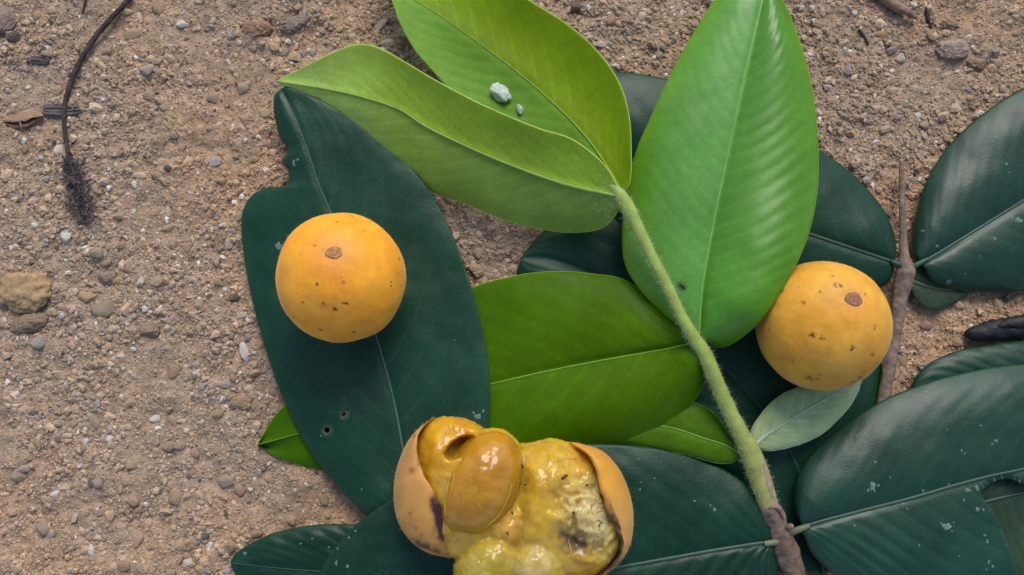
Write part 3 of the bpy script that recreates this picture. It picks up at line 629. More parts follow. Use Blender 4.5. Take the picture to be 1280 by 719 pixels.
f1, c1, r1 = fruit(427, 347, 80.5, [l1], [(396, 356, 2.3, .85), (379, 379, 1.9, .85), (404, 382, 2.4, .8), (431, 379, 2.7, 1), (419, 388, 2.4, .9), (416, 399, 1.6, .8), (490, 355, 2, .9), (429, 354, 1.5, .6), (400, 412, 1.8, .8), (442, 415, 2, .8), (441, 271, 1.8, .8), (421, 277, 1.6, .7), (499, 324, 1.8, .7), (368, 396, 1.5, .6), (457, 287, 1.7, .4), (393, 307, 1.7, .5), (462, 383, 1.5, .4)],
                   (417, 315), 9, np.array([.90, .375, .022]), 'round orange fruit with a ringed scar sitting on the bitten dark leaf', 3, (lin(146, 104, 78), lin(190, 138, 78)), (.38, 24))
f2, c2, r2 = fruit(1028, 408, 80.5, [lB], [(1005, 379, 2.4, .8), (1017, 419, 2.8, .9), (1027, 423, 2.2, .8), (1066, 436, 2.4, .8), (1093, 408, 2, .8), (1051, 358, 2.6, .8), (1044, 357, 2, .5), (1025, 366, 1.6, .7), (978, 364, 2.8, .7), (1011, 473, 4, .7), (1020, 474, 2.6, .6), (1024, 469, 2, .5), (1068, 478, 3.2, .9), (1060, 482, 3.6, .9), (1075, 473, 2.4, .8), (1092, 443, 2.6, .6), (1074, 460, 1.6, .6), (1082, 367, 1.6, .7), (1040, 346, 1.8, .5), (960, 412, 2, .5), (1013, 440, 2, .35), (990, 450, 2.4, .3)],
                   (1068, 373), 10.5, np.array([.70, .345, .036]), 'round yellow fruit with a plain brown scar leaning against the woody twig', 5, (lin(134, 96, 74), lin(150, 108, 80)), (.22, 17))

# ------------------------------------------------------------------ the fruit torn open
split = empty('split_fruit', U([[640, 640, 44]])[0])
tag(split, 'fruit torn open into two halves with glossy yellow pulp and a brown seed', 'fruit')
SURF = []; RAW = []
def dome(name, outline, zc, hup, hdn, material, colfun, bump=None, n=150, rings=56, center=None, label=None, power=2.0, raw=False):
    O = spline(outline, n, closed=True)[:, :2]; C = np.array(center) if center is not None else O.mean(0)
    a = np.linspace(0, math.pi / 2, rings)
    rho = np.concatenate([np.sin(a), np.sin(a)[::-1][1:]]); sgn = np.concatenate([np.ones(rings), -np.ones(rings - 1)])
    h = np.cos(np.concatenate([a, a[::-1][1:]])) ** (2.0 / power)
    xy = C + (O - C)[None] * rho[:, None, None]
    z = zc + np.where(sgn > 0, hup, -hdn) * h
    P = np.concatenate([xy, np.repeat(z[:, None, None], n, 1)], 2).reshape(-1, 3)
    R = np.repeat(rho, n); up = np.repeat(sgn > 0, n)
    if bump is not None: P[:, 2] += np.where(up, bump(P[:, 0], P[:, 1], R) * np.clip((1 - R) * 6, 0, 1), 0)
    V = U(P); F = grid_quads(len(rho), n, True)
    if raw: RAW.append((V, F)); return None
    o = build(name, V, F, material, split, colors=colfun(P[:, 0], P[:, 1]), fix=True)
    if label: o['label'] = label
    SURF.append(BVHTree.FromPolygons([Vector(v) for v in V], F.tolist()))
    return o
def mixc(a, b, w): w = np.clip(w, 0, 1)[:, None]; return a * (1 - w) + b * w
def xy_(x, y): return np.column_stack([x, y])
def ell(x, y, cx, cy, a, b, deg):
    t = math.radians(deg); dx, dy = x - cx, y - cy
    u = (dx * math.cos(t) + dy * math.sin(t)) / a; v = (-dx * math.sin(t) + dy * math.cos(t)) / b
    return np.exp(-(u * u + v * v))
FLESH = np.array([.60, .335, .020]); FLESHD = np.array([.53, .255, .012])
def b1(x, y, R):
    e = -np.log(np.maximum(ell(x, y, 575, 559, 22, 10.5, -34), 1e-12)); k = np.clip((1.2 - e) / .7, 0, 1); d = -27 * k * k * (3 - 2 * k)
    d += 7 * ell(x, y, 592, 534, 24, 7, 14) + 5 * ell(x, y, 545, 560, 8, 22, 10)
    return d + 3.0 * fbm(xy_(x, y) / 20, 7, 2)
dome('flesh', [(541, 524), (565, 520), (590, 526), (612, 540), (640, 560), (652, 590), (650, 630), (642, 662), (612, 690), (575, 697), (548, 684), (530, 645), (519, 600), (517, 560), (527, 535)], 84, 46, 38, None, None, b1, raw=True)
def peel(border, sil, zb, zc, center, colfun, label, hd=34):
    n = 90; B = spline([(*p, z) for p, z in zip(border, zb)], n); Q = spline(sil, n)[:, :2]
    a = np.linspace(0, math.pi / 2, 26); rows = []
    inn = B.copy(); cdir = np.array(center) - B[:, :2]; cdir /= np.linalg.norm(cdir, axis=1)[:, None]
    jag = 2.6 * fbm(np.column_stack([np.linspace(0, 16, n), np.zeros(n)]), 12, 3)
    B[:, :2] -= cdir * jag[:, None]
    low = B.copy(); low[:, :2] += cdir * 1.5; low[:, 2] -= 7; rows.append(low)
    lip = B.copy(); lip[:, 2] -= .5; rows.append(lip)
    for t in a[2:]:
        f = math.sin(t); xy = B[:, :2] + (Q - B[:, :2]) * f; z = zc + (B[:, 2] - zc) * math.sqrt(max(0, 1 - f * f)) + 1.6 * math.sin(t * 2)
        rows.append(np.column_stack([xy, z]))
    for t in np.linspace(0, math.pi / 2, 16)[1:]:
        f = math.cos(t); xy = np.array(center) + (Q - np.array(center)) * f; rows.append(np.column_stack([xy, np.full(n, zc - hd * math.sin(t))]))
    P = np.vstack(rows); V = U(P)
    V[:, 2] += .35 * S * fbm(V / (8 * S), 4, 3)
    o = build('peel', V, grid_quads(len(rows), n), M['fruit'], split, colors=colfun(P[:, 0], P[:, 1], np.repeat(np.arange(len(rows)), n)), fix=False)
    o['label'] = label
    SURF.append(BVHTree.FromPolygons([Vector(v) for v in V], grid_quads(len(rows), n).tolist()))
    N = V - U([[*center, zc]]); N /= np.linalg.norm(N, axis=1)[:, None]
    pk = rng.integers(n * 4, n * 30, 700); hairs('fuzz', V[pk], N[pk], 3.2, .08, M['fuzz'], o, jitter=.5, seed=len(label))
    return o
def pc1(x, y, row):
    c = np.tile(np.array([.60, .29, .062]), (len(x), 1)) * (1 + .22 * fbm(xy_(x, y) / 16, 31, 4))[:, None]
    c = mixc(c, np.array([.54, .26, .09]), .6 * ell(x, y, 505, 590, 30, 45, 0))
    w = 2.2 * ell(x, y, 549, 640, 8, 26, -14) + 1.1 * ell(x, y, 551, 668, 7, 18, -8) + .8 * ell(x, y, 523, 575, 2.2, 14, 0) + 1.0 * ell(x, y, 533, 683, 22, 5, 22)
    w = w * (1 + .9 * fbm(xy_(x, y) / 6, 33, 3)) - .15
    c = mixc(c, np.array([.05, .018, .022]), w)
    for (px, py, r) in ((515, 588, 4), (513, 642, 2), (502, 632, 1.4), (520, 660, 2), (527, 668, 1.6), (518, 545, 2.4)):
        c = mixc(c, np.array([.12, .045, .03]), .8 * ell(x, y, px, py, r, r, 0))
    return c
peel([(543, 523), (528, 535), (521, 548), (523, 580), (535, 604), (550, 631), (557, 668), (572, 696)], [(543, 522), (522, 537), (508, 555), (497, 582), (492, 612), (496, 648), (512, 675), (535, 691), (572, 699)],
     (92, 112, 122, 126, 128, 124, 110, 88), 84, (575, 615), pc1, 'dusty orange peel with a purple black bruise along the tear')
dome('seed', [(600, 542), (622, 539), (641, 549), (653, 573), (652, 600), (645, 624), (629, 649), (604, 668), (575, 671), (556, 661), (548, 643), (549, 619), (557, 596), (568, 576), (583, 556)], 103, 43, 26, M['seed'],
     lambda x, y: mixc(np.tile(np.array([.50, .245, .018]), (len(x), 1)), np.array([.42, .19, .012]), .5 + fbm(xy_(x, y) / 20, 44, 3)), lambda x, y, R: 2.2 * fbm(xy_(x, y) / 30, 45, 2) + .8 * fbm(xy_(x, y) / 8, 46, 2), label='glossy brown orange seed bulging from the flesh')
def b2(x, y, R):
    shred = np.clip(ell(x, y, 740, 650, 34, 46, -15) * 1.8, 0, 1)
    w = fbm(xy_(x, y) / np.array([20, 12]) + 1.3 * noise(xy_(x, y) / 26, 51)[:, None], 52, 2)
    d = shred * 8 * (.5 - np.abs(w) * 2.2)
    d -= 12 * ell(x, y, 714, 678, 20, 16, 25)
    d += 7 * ell(x, y, 690, 592, 26, 18, 0) + 6 * ell(x, y, 668, 630, 16, 26, 0) - 6 * ell(x, y, 650, 640, 7, 50, 8)
    return d + 3.0 * fbm(xy_(x, y) / 18, 54, 2)
dome('flesh', [(646, 557), (668, 552), (690, 547), (708, 552), (725, 558), (745, 564), (766, 585), (780, 620), (783, 655), (774, 690), (755, 712), (720, 728), (680, 735), (640, 722), (622, 692), (624, 640), (636, 600)], 80, 46, 36, None, None, b2, raw=True)
def pc2(x, y, row):
    c = np.tile(np.array([.62, .285, .030]), (len(x), 1)) * (1 + .12 * fbm(xy_(x, y) / 20, 71, 3))[:, None]
    c = mixc(c, np.array([.60, .32, .09]), .8 * ell(x, y, 775, 660, 20, 40, 0))
    c = mixc(c, np.array([.08, .035, .03]), ((row < 4) * .9) * np.clip((y - 610) / 45, 0, 1) * (1 + fbm(xy_(x, y) / 5, 72, 2)) + .9 * ell(x, y, 768, 706, 16, 6, -40))
    return c
peel([(712, 554), (738, 572), (749, 598), (757, 630), (769, 655), (777, 676), (771, 700), (752, 720)], [(724, 554), (753, 564), (775, 588), (788, 620), (792, 650), (788, 680), (775, 703), (752, 722)],
     (96, 120, 126, 126, 118, 110, 98, 86), 80, (705, 650), pc2, 'bright orange peel rolled back from the torn flesh')
lump = lambda x, y, R: 2.2 * fbm(xy_(x, y) / 13, 83, 2)
dome('pulp', [(566, 722), (571, 692), (590, 669), (615, 660), (640, 664), (652, 685), (657, 719), (642, 748), (604, 756), (576, 744)], 84, 44, 36, None, None, lump, raw=True)
dome('pulp', [(634, 694), (650, 678), (670, 670), (690, 676), (706, 698), (706, 730), (675, 752), (640, 742)], 94, 38, 40, None, None, lump, raw=True)
dome('lip', [(598, 538), (624, 535), (645, 548), (656, 575), (654, 604), (643, 630), (626, 654), (602, 671), (574, 673), (556, 664), (548, 643), (548, 618), (554, 594), (564, 574), (580, 553)], 97, 28, 24, None, None, lump, raw=True)
dome('lip', [(606, 668), (630, 642), (648, 630), (660, 645), (656, 672), (638, 688), (618, 688)], 100, 20, 24, None, None, lump, raw=True)
dome('lip', [(551, 662), (566, 662), (586, 668), (598, 680), (586, 696), (566, 698), (554, 684)], 94, 18, 24, None, None, lump, raw=True)
# all the wet flesh is one continuous mass: fuse the lobes, then wrinkle the surface
off = 0; VV, FF_ = [], []
for v_, f_ in RAW: VV.append(v_); FF_.append(f_ + off); off += len(v_)
tmp = build('flesh_base', np.vstack(VV), np.vstack(FF_), None, None, origin=(0, 0, 0), fix=False)
rm = tmp.modifiers.new('fuse', 'REMESH'); rm.mode = 'VOXEL'; rm.voxel_size = 0.00034; rm.use_smooth_shade = True
sm_ = tmp.modifiers.new('soft', 'SMOOTH'); sm_.factor = .5; sm_.iterations = 9
dg = bpy.context.evaluated_depsgraph_get(); ev = tmp.evaluated_get(dg); me_ = ev.to_mesh()
nv_ = len(me_.vertices); co = np.empty(nv_ * 3); me_.vertices.foreach_get('co', co); co = co.reshape(-1, 3); no = np.empty(nv_ * 3); me_.vertices.foreach_get('normal', no); no = no.reshape(-1, 3)
nl = len(me_.loops); li = np.empty(nl, np.int32); me_.loops.foreach_get('vertex_index', li); ls = np.empty(len(me_.polygons), np.int32); me_.polygons.foreach_get('loop_total', ls)
assert (ls == 4).all(); Fq = li.reshape(-1, 4).copy(); ev.to_mesh_clear(); bpy.data.objects.remove(tmp)
px_ = PX(co); X_, Y_ = px_[:, 0], px_[:, 1]
shr = np.clip(ell(X_, Y_, 740, 650, 36, 46, -15) * 1.6, 0, 1)
warp = np.column_stack([X_, Y_]) / np.array([5.0, 14.0]) + 1.8 * noise(px_ / 22, 101)[:, None]
wr = .5 - np.abs(fbm(warp, 102, 2)) * 2
co = co + no * (S * (.9 * fbm(px_ / 7, 103, 2) + (.35 + 1.1 * shr) * wr))[:, None]
cf = mixc(np.tile(FLESH, (nv_, 1)), FLESHD, .45 + .8 * fbm(px_ / 18, 3, 3))
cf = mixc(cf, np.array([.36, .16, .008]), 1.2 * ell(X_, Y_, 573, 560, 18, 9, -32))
rt = np.clip((X_ - 640) / 14, 0, 1) * np.clip((720 - Y_) / 30, 0, 1)
cr = mixc(np.tile(np.array([.58, .365, .030]), (nv_, 1)), np.array([.52, .295, .020]), .4 + .9 * fbm(px_ / 20, 61, 3))
w9 = fbm(px_ / 9, 62, 3)
cr = mixc(cr, np.array([.60, .46, .18]), 1.5 * ell(X_, Y_, 740, 645, 30, 40, -15) + .5 * w9 * ell(X_, Y_, 720, 640, 60, 60, 0))
cr = mixc(cr, np.array([.20, .125, .055]), (1.15 + 1.0 * w9 + .6 * wr) * ell(X_, Y_, 716, 678, 21, 17, 20))
cr = mixc(cr, np.array([.13, .065, .045]), np.clip(1.4 - np.abs(fbm(px_ / 12, 63, 2)) * 22, 0, 1) * 1.1 * ell(X_, Y_, 752, 648, 22, 36, -20))
cr = mixc(cr, np.array([.64, .31, .03]), 1.2 * ell(X_, Y_, 732, 575, 22, 14, 30))
cf = mixc(cf, cr, rt)
cf = mixc(cf, np.array([.50, .30, .085]), .55 * ell(X_, Y_, 575, 682, 20, 12, 10) + .6 * ell(X_, Y_, 634, 664, 20, 16, -40) + .5 * ell(X_, Y_, 554, 612, 7, 22, -15))
gp_ = mixc(mixc(np.tile(np.array([.40, .31, .026]), (nv_, 1)), np.array([.48, .37, .075]), .3 + 1.2 * fbm(px_ / 14, 81, 3)), np.array([.34, .235, .016]), 1.2 * fbm(px_ / 30, 82, 2))
cf = mixc(cf, gp_, 2.0 * ell(X_, Y_, 610, 716, 46, 44, 0) - .3)
cl_ = mixc(np.tile(np.array([.42, .30, .040]), (nv_, 1)), np.array([.52, .40, .16]), .5 + 1.2 * fbm(px_ / 11, 85, 3))
cf = mixc(cf, cl_, 2.0 * ell(X_, Y_, 672, 714, 36, 34, 0) - .3)
fl_ = build('flesh', co, Fq, M['flesh'], split, colors=cf); fl_['label'] = 'wet torn yellow flesh with a seed hollow and a brown rotten patch'
SURF.append(BVHTree.FromPolygons([Vector(v) for v in co], Fq.tolist()))
def drape(x, y):
    q = Vector(U([[x, y, 0]])[0] - CAM).normalized(); best = None
    for b in SURF:
        h = b.ray_cast(Vector(CAM), q)
        if h[0] is not None and (best is None or h[3] < best[1]): best = (h[0], h[3])
    return None if best is None else best[0][2] / S
for pts, r in (([(645, 562), (662, 556), (684, 551), (705, 558), (716, 568)], .9), ([(682, 550), (684, 562), (687, 574)], .8), ([(696, 577), (712, 573), (724, 575)], .8), ([(742, 582), (739, 590), (737, 598)], .9),
               ([(556, 545), (553, 556), (552, 566)], .9), ([(563, 594), (559, 612), (556, 630), (557, 645)], .9), ([(568, 590), (566, 606), (562, 622)], .6), ([(640, 606), (634, 625), (622, 646), (606, 660)], .8), ([(648, 600), (645, 622), (640, 648)], .6),
               ([(712, 652), (714, 664), (711, 676), (714, 690), (708, 700)], .9), ([(660, 650), (657, 664), (658, 674)], .8), ([(764, 690), (762, 698), (760, 704)], 1.2), ([(627, 682), (628, 692), (625, 702)], .9), ([(596, 700), (606, 697), (614, 692)], .9), ([(672, 560), (660, 570), (654, 584)], .5), ([(700, 554), (706, 566), (702, 578)], .5)):
    P = spline(pts, 16)[:, :2]; z = [drape(*p) for p in P]
    if any(v is None for v in z): continue
    tube('fibre', np.column_stack([P, np.array(z) + .25, np.full(16, r * .62)]), M['fibre'], split, n=30, m=8, color=(.7, .6, .3))
rf = np.random.default_rng(77)
for k in range(46):
    if k < 34: x0, y0 = rf.uniform(650, 760), rf.uniform(562, 705)
    else: x0, y0 = rf.uniform(548, 600), rf.uniform(600, 700)
    a0 = rf.normal(1.15, .55); L_ = rf.uniform(9, 26); bend = rf.normal(0, .5)
    P = np.array([[x0 + L_ * t * math.cos(a0 + bend * t), y0 + L_ * t * math.sin(a0 + bend * t)] for t in np.linspace(0, 1, 9)])
    z = [drape(*p) for p in P]
    if any(v is None for v in z) or max(abs(np.diff(z))) > 7: continue
    tube('fibre', np.column_stack([P, np.array(z) + .05, np.full(9, rf.uniform(.22, .5))]), M['fibre'], split, n=18, m=6, color=(.7, .6, .3))
for (x0, y0, x1, y1, r) in ((702, 599, 709, 594, 1.2), (732, 607, 735, 606, .9), (716, 640, 718, 642, .9), (652, 580, 654, 584, .8), (656, 606, 658, 606, .8), (640, 640, 641, 643, .9), (634, 665, 635, 668, .9)):
    za, zb_ = drape(x0, y0), drape(x1, y1)
    if za and zb_: tube('dirt_speck', [(x0, y0, za + .4, r), ((x0 + x1) / 2, (y0 + y1) / 2, (za + zb_) / 2 + .8, r), (x1, y1, zb_ + .4, r)], M['charcoal'], split, n=8, m=6)

# ------------------------------------------------------------------ stones, clods, debris
ico_cache = {}
def ico(sub):
    if sub not in ico_cache:
        bm = bmesh.new(); bmesh.ops.create_icosphere(bm, subdivisions=sub, radius=1.0)
        bm.verts.index_update(); ico_cache[sub] = (np.array([v.co[:] for v in bm.verts]), np.array([[v.index for v in f.verts] for f in bm.faces])); bm.free()
    return ico_cache[sub]
def lump_shape(sub, seed, rough=.22, angular=.5):
    D, F = ico(sub); r = np.random.default_rng(seed)
    rad = 1 + rough * fbm(D * 1.3 + seed * 3.1, seed, 3) + rough * .4 * fbm(D * 4 + seed, seed + 5, 2)
    V = D * rad[:, None]
    for _ in range(int(7 * angular + 2)):                                       # cut flat facets
        n = r.normal(0, 1, 3); n /= np.linalg.norm(n); k = r.uniform(.52, .88); d = V @ n - k
        V = V - np.clip(d, 0, None)[:, None] * n * .85
    return V, F
PEB = []
for i in range(14):
    V, F = lump_shape(3, 100 + i, .34, .5 + .8 * random.random())
    me = bpy.data.meshes.new('pebble'); me.from_pydata(V.tolist(), [], F.tolist()); me.polygons.foreach_set('use_smooth', [True] * len(F)); PEB.append(me)
PEBM = {}
def pebble_mesh(i, key):
    if (i, key) not in PEBM:
        me = PEB[i].copy(); me.materials.append(STONE[key]); PEBM[(i, key)] = me
    return PEBM[(i, key)]
PLAB = {'white': ('white_chip', 'small white quartz chip on soil', 'stone', 'white quartz chips on the soil'),
        'cream': ('cream_pebble', 'small cream pebble on soil', 'pebble', 'cream pebbles on the soil'),
        'tan': ('tan_pebble', 'small dull tan stone in soil', 'stone', 'tan stones in the soil'),
        'grey': ('grey_pebble', 'small warm grey pebble in soil', 'pebble', 'grey pebbles in the soil'),
        'blue': ('slate_pebble', 'small smooth pale grey stone on soil', 'stone', 'bluish stones on the soil'),
        'dark': ('dark_pebble', 'small dark grey stone on soil', 'stone', 'dark stones on the soil'),
        'ochre': ('ochre_pebble', 'small ochre yellow stone on soil', 'stone', 'ochre stones on the soil'),
        'pink': ('pink_pebble', 'small pinkish stone on soil', 'stone', 'pinkish stones on the soil'),
        'brown': ('soil_crumb', 'small brown crumb of earth on soil', 'clod', 'brown earth crumbs on the soil')}
TAKEN = []
MARKS = [((100, 60), 'the dark root'), ((95, 240), 'the frayed root end'), ((28, 150), 'the curled dead leaf'), ((32, 362), 'the big ochre clod'), ((316, 300), 'the bitten dark leaf'),
         ((317, 40), 'the reddish clod'), ((335, 560), 'the green leaf tip'), ((320, 690), 'the blunt dark leaf tip'), ((1127, 200), 'the bare twig tip'), ((1000, 60), 'the light green leaf'),
         ((1200, 410), 'the charcoal'), ((720, 40), 'the folded yellow green leaf'), ((440, 45), 'the pale underside leaf'), ((307, 441), 'the long quartz splinter'), ((48, 427), 'the wedge shaped stone'),
         ((1120, 8), 'the smooth brown root'), ((615, 300), 'the triangle of bare soil between leaves')]
def pebble(x, y, rx, ry, rot, key, label=None):
    i = random.randrange(len(PEB)); p = U([[x, y, 0]])[0]; g = ground_h(p[None, :2])[0]
    nm, lab, cat, grp = PLAB[key]
    o = bpy.data.objects.new(nm, pebble_mesh(i, key)); col.objects.link(o)
    rz = min(rx, ry) * random.uniform(.6, .8)
    p = U([[x, y, g / S + rz * .35]])[0]
    o.location = (p[0], p[1], g + rz * S * .18); o.scale = (rx * S * 1.08, ry * S * 1.08, rz * S); o.rotation_euler = (random.uniform(-.15, .15), random.uniform(-.15, .15), math.radians(rot))
    near_ = min(MARKS, key=lambda m: (m[0][0] - x) ** 2 + (m[0][1] - y) ** 2)[1]
    tag(o, label or lab + ' nearest ' + near_, cat, None if label else grp + ' nearest ' + near_)
    TAKEN.append((x, y, max(rx, ry)))
    return o
w, c, t, g, b, d, oc, pk_ = 'white', 'cream', 'tan', 'grey', 'blue', 'dark', 'ochre', 'pink'
for a in [(17, 82, 3.5, 3.2, 0, w), (35, 109, 3.6, 3.2, 20, w), (228, 30, 8, 5.5, 10, w), (183, 87, 10, 8, 30, b), (186, 118, 8, 9, 0, g), (128, 124, 5, 3.5, -20, w), (213, 57, 2.5, 2, 0, w), (181, 39, 3.6, 2.4, 10, c), (205, 87, 2.4, 2, 0, w), (103, 107, 10, 4, 5, t), (73, 112, 5, 8, 0, t),
          (72, 186, 5.5, 9, -15, w), (57, 207, 2.6, 2.4, 0, w), (52, 214, 4.6, 4.4, 0, b), (43, 281, 5.4, 4.6, 0, w), (97, 302, 3.8, 3.6, 0, t), (109, 314, 4, 6, -10, w), (121, 315, 8, 8, 0, g), (130, 328, 10, 6, 20, t), (148, 210, 9, 5.5, 20, t), (175, 219, 9, 4.6, -8, c), (196, 219, 8, 5, -30, t), (168, 231, 4, 5.6, 20, w), (160, 215, 3, 2.6, 0, w), (133, 218, 3.6, 2.8, -30, w), (215, 305, 7, 6.4, 0, t), (210, 285, 9.5, 5, 25, t), (151, 226, 3, 3, 0, c), (150, 241, 5, 5, 0, t),
          (70, 346, 3, 2.4, 0, w), (93, 366, 6, 5, -20, c), (95, 391, 2, 5, 0, w), (107, 404, 3.4, 3, 0, c), (103, 420, 5.6, 4, 0, c), (143, 411, 8.4, 5, 15, c), (135, 421, 5, 5, 0, t), (181, 387, 4.8, 4, 0, w), (163, 378, 4, 3, 0, c), (146, 351, 6, 6.6, 0, oc), (151, 445, 5, 3.6, -15, w), (167, 471, 5, 4.6, 0, b), (19, 493, 5.2, 4.2, 20, w), (20, 507, 4.2, 2.8, 0, w), (108, 371, 12, 8, -15, t), (130, 385, 15, 12, 0, g), (180, 350, 6, 5, 0, g),
          (280, 480, 8.4, 5, 0, b), (311, 486, 6, 6.6, 0, c), (291, 471, 5.4, 5.6, 0, t), (257, 443, 3, 2.6, 0, w), (245, 456, 5, 6, 30, b), (244, 466, 4, 2.4, -30, w), (240, 493, 3, 2.8, 0, w), (258, 494, 3.4, 2, 10, w), (194, 523, 7, 5, 10, w), (282, 362, 3.4, 3, 0, w), (302, 394, 8.4, 5, 0, c), (292, 371, 8, 6.4, 20, d), (250, 379, 6, 5, 0, t), (312, 475, 6, 4, 0, t),
          (30, 585, 8, 6, 20, b), (24, 595, 9, 8, 0, g), (68, 618, 6.4, 4.2, 25, w), (53, 660, 8.6, 10, 15, g), (121, 604, 7, 6, 0, g), (113, 603, 4, 6, 0, d), (127, 640, 8, 6, 20, t), (165, 581, 9, 7, 15, t), (83, 544, 7, 4.2, 5, c), (154, 535, 6, 3.6, 0, c), (147, 547, 6, 4, 0, c), (136, 549, 5, 4.4, 0, w), (244, 566, 5, 6.4, 30, pk_), (210, 557, 8, 8.4, 0, g), (224, 557, 7, 7, 0, g), (235, 702, 6.4, 5, 0, w), (212, 716, 6.4, 5, 0, g), (171, 676, 8, 10, -30, t), (93, 648, 5, 7, -15, c), (232, 538, 4, 3.6, 0, w), (99, 583, 2.6, 2.4, 0, w), (72, 586, 2.6, 2.4, 0, w),
          (283, 603, 12, 7, 10, g), (300, 612, 6, 7.6, 10, pk_), (327, 605, 4, 4.6, 0, b), (313, 612, 3.4, 3, 0, w), (248, 635, 3.2, 3, 0, w), (262, 664, 4.4, 3.2, 15, c), (203, 641, 3.6, 3, 0, w), (364, 650, 5.4, 6.4, 0, t), (336, 615, 2.6, 2.4, 0, w),
          (1148, 144, 4.2, 4, 0, w), (1068, 16, 3.6, 4.6, 0, w), (1156, 156, 7, 6, 0, g), (1232, 120, 5.4, 4.6, -30, c), (1189, 7, 4, 3, 20, c), (1212, 46, 4, 3.4, 0, w), (1217, 59, 3, 3.4, 0, w), (1100, 43, 7, 6, 0, oc), (1262, 28, 3.6, 3.2, 0, c), (1246, 28, 3.4, 3, 0, c), (1267, 14, 6.4, 3.4, 0, c), (1181, 412, 3.6, 2.8, 0, w), (1127, 435, 2.4, 3.8, 0, w), (1142, 427, 2, 2.4, 0, c), (1150, 418, 2, 3, 0, c), (1245, 78, 9, 8, 0, t), (1196, 90, 4, 3, 0, w), (1075, 58, 6, 6, 0, g),
          (467, 20, 3.4, 2.4, 0, c), (731, 43, 3, 2.8, 0, w), (840, 10, 3, 2.8, 0, w), (820, 44, 4, 2.6, 0, c), (770, 82, 5, 3.8, 0, w), (621, 299, 3.8, 3.6, 0, c), (600, 351, 5, 4, 10, oc),
          (352, 65, 11, 7, -25, g), (333, 73, 5, 5, 0, t), (317, 60, 5.4, 5, 0, t), (286, 78, 2.6, 4.4, 40, w), (387, 63, 3.2, 3, 0, w), (398, 43, 5.4, 4, 0, c), (210, 30, 4, 3, 0, w), (262, 160, 5.4, 5, 0, t), (291, 160, 2.6, 5, 0, w), (331, 143, 10, 6.4, 10, t), (305, 148, 6.4, 6, 0, t), (306, 133, 2.8, 5, -30, c), (303, 110, 8, 9.6, -20, g), (415, 30, 5, 4, 0, t), (440, 45, 4, 4, 0, c), (395, 12, 6, 4, 0, g)]:
    pebble(*a)
for (x, y, rx, ry, rot, key, lab) in ((83, 296, 8.6, 8, 25, w, 'rounded white banded pebble below the frayed end of the dark root'), (48, 427, 9.4, 9, 10, b, 'wedge shaped pale grey stone near the big ochre clod'), (307, 441, 6.2, 13, 18, w, 'long white quartz splinter beside the bitten dark leaf'),
                                     (1126, 72, 7, 6.6, 20, c, 'cream and orange pebble alone on bare soil beyond the twig tip'), (720, 8, 10, 9, 30, d, 'dark blue grey stone above the folded yellow green leaf'), (752, 55, 6.6, 5.6, 0, c, 'pale yellowish pebble close to the folded yellow green leaf'),
                                     (484, 53, 9, 6.6, 5, c, 'crumbly pale stone beside the upper edge of the pale underside leaf'), (474, 35, 5, 15, -42, c, 'long pale splinter of stone above the crumbly pale stone')):
    pebble(x, y, rx, ry, rot, key, lab)
def clod(x, y, rx, ry, rz, rot, color, label, seed, cat='clod', name='soil_clod', rough=.3, sink=.45):
    V, F = lump_shape(5, seed, rough, .5); D = V / np.linalg.norm(V, axis=1)[:, None]
    V = V + D * (.14 * fbm(V * 6, seed + 2, 3) + .06 * noise(V * 20, seed + 3))[:, None]
    a = math.radians(-rot); V = V * np.array([rx, ry, rz]); V = np.column_stack([V[:, 0] * math.cos(a) - V[:, 1] * math.sin(a), V[:, 0] * math.sin(a) + V[:, 1] * math.cos(a), V[:, 2]]) * S
    p = U([[x, y, 3]])[0]; g = ground_h(p[None, :2])[0]
    V = V + np.array([p[0], p[1], g + rz * S * (1 - 2 * sink)])
    cc = np.tile(np.asarray(color), (len(V), 1)) * (1 + .22 * fbm(V / (5 * S), seed, 3) + .18 * noise(V / (1.6 * S), seed + 8))[:, None]
    o = build(name, V, F, M['grit'], None, colors=cc); tag(o, label, cat); TAKEN.append((x, y, max(rx, ry))); return o
clod(32, 362, 37, 28, 13, -12, (.36, .235, .12), 'big ochre yellow clod of earth with a crumbly face', 201)
clod(33, 403, 24, 13, 8, -12, (.24, .17, .11), 'flat brown clod lying against the foot of the big ochre clod', 202)
clod(317, 33, 21, 13, 11, 0, (.30, .175, .105), 'reddish brown crumbly clod near the pale leaf tip', 203)
clod(367, 28, 20, 13, 9, -8, (.21, .165, .13), 'grey brown flat clod next to the reddish clod', 204)
clod(6, 22, 16, 20, 9, 20, (.24, .165, .13), 'smooth pinkish brown stone near the curled dead leaf', 205, 'stone', 'brown_stone', .12)
clod(16, 45, 9, 8, 7, 0, (.11, .085, .075), 'dark brown lump of earth under the smooth pinkish stone', 206)
clod(1225, 78, 14, 11, 9, 10, (.25, .165, .105), 'rough brown clod near the spreading leaf of the twig', 207)
clod(1192, 60, 20, 14, 7, 0, (.30, .22, .165), 'pale lump of dusty earth beyond the twig tip', 208)
clod(1190, 30, 12, 9, 8, 0, (.24, .17, .11), 'small brown clod beside the dark splinter of wood', 209)
clod(130, 345, 0.1 + 13, 9, 7, 0, (.24, .18, .13), 'low brown clod below the grey and white pebble pair', 210)
clod(183, 412, 15, 10, 7, 15, (.24, .165, .11), 'flat brown clod near the cream oval pebble', 211)
clod(300, 505, 14, 9, 6, 0, (.28, .185, .115), 'light brown crumb patch beside the green leaf tip', 212)

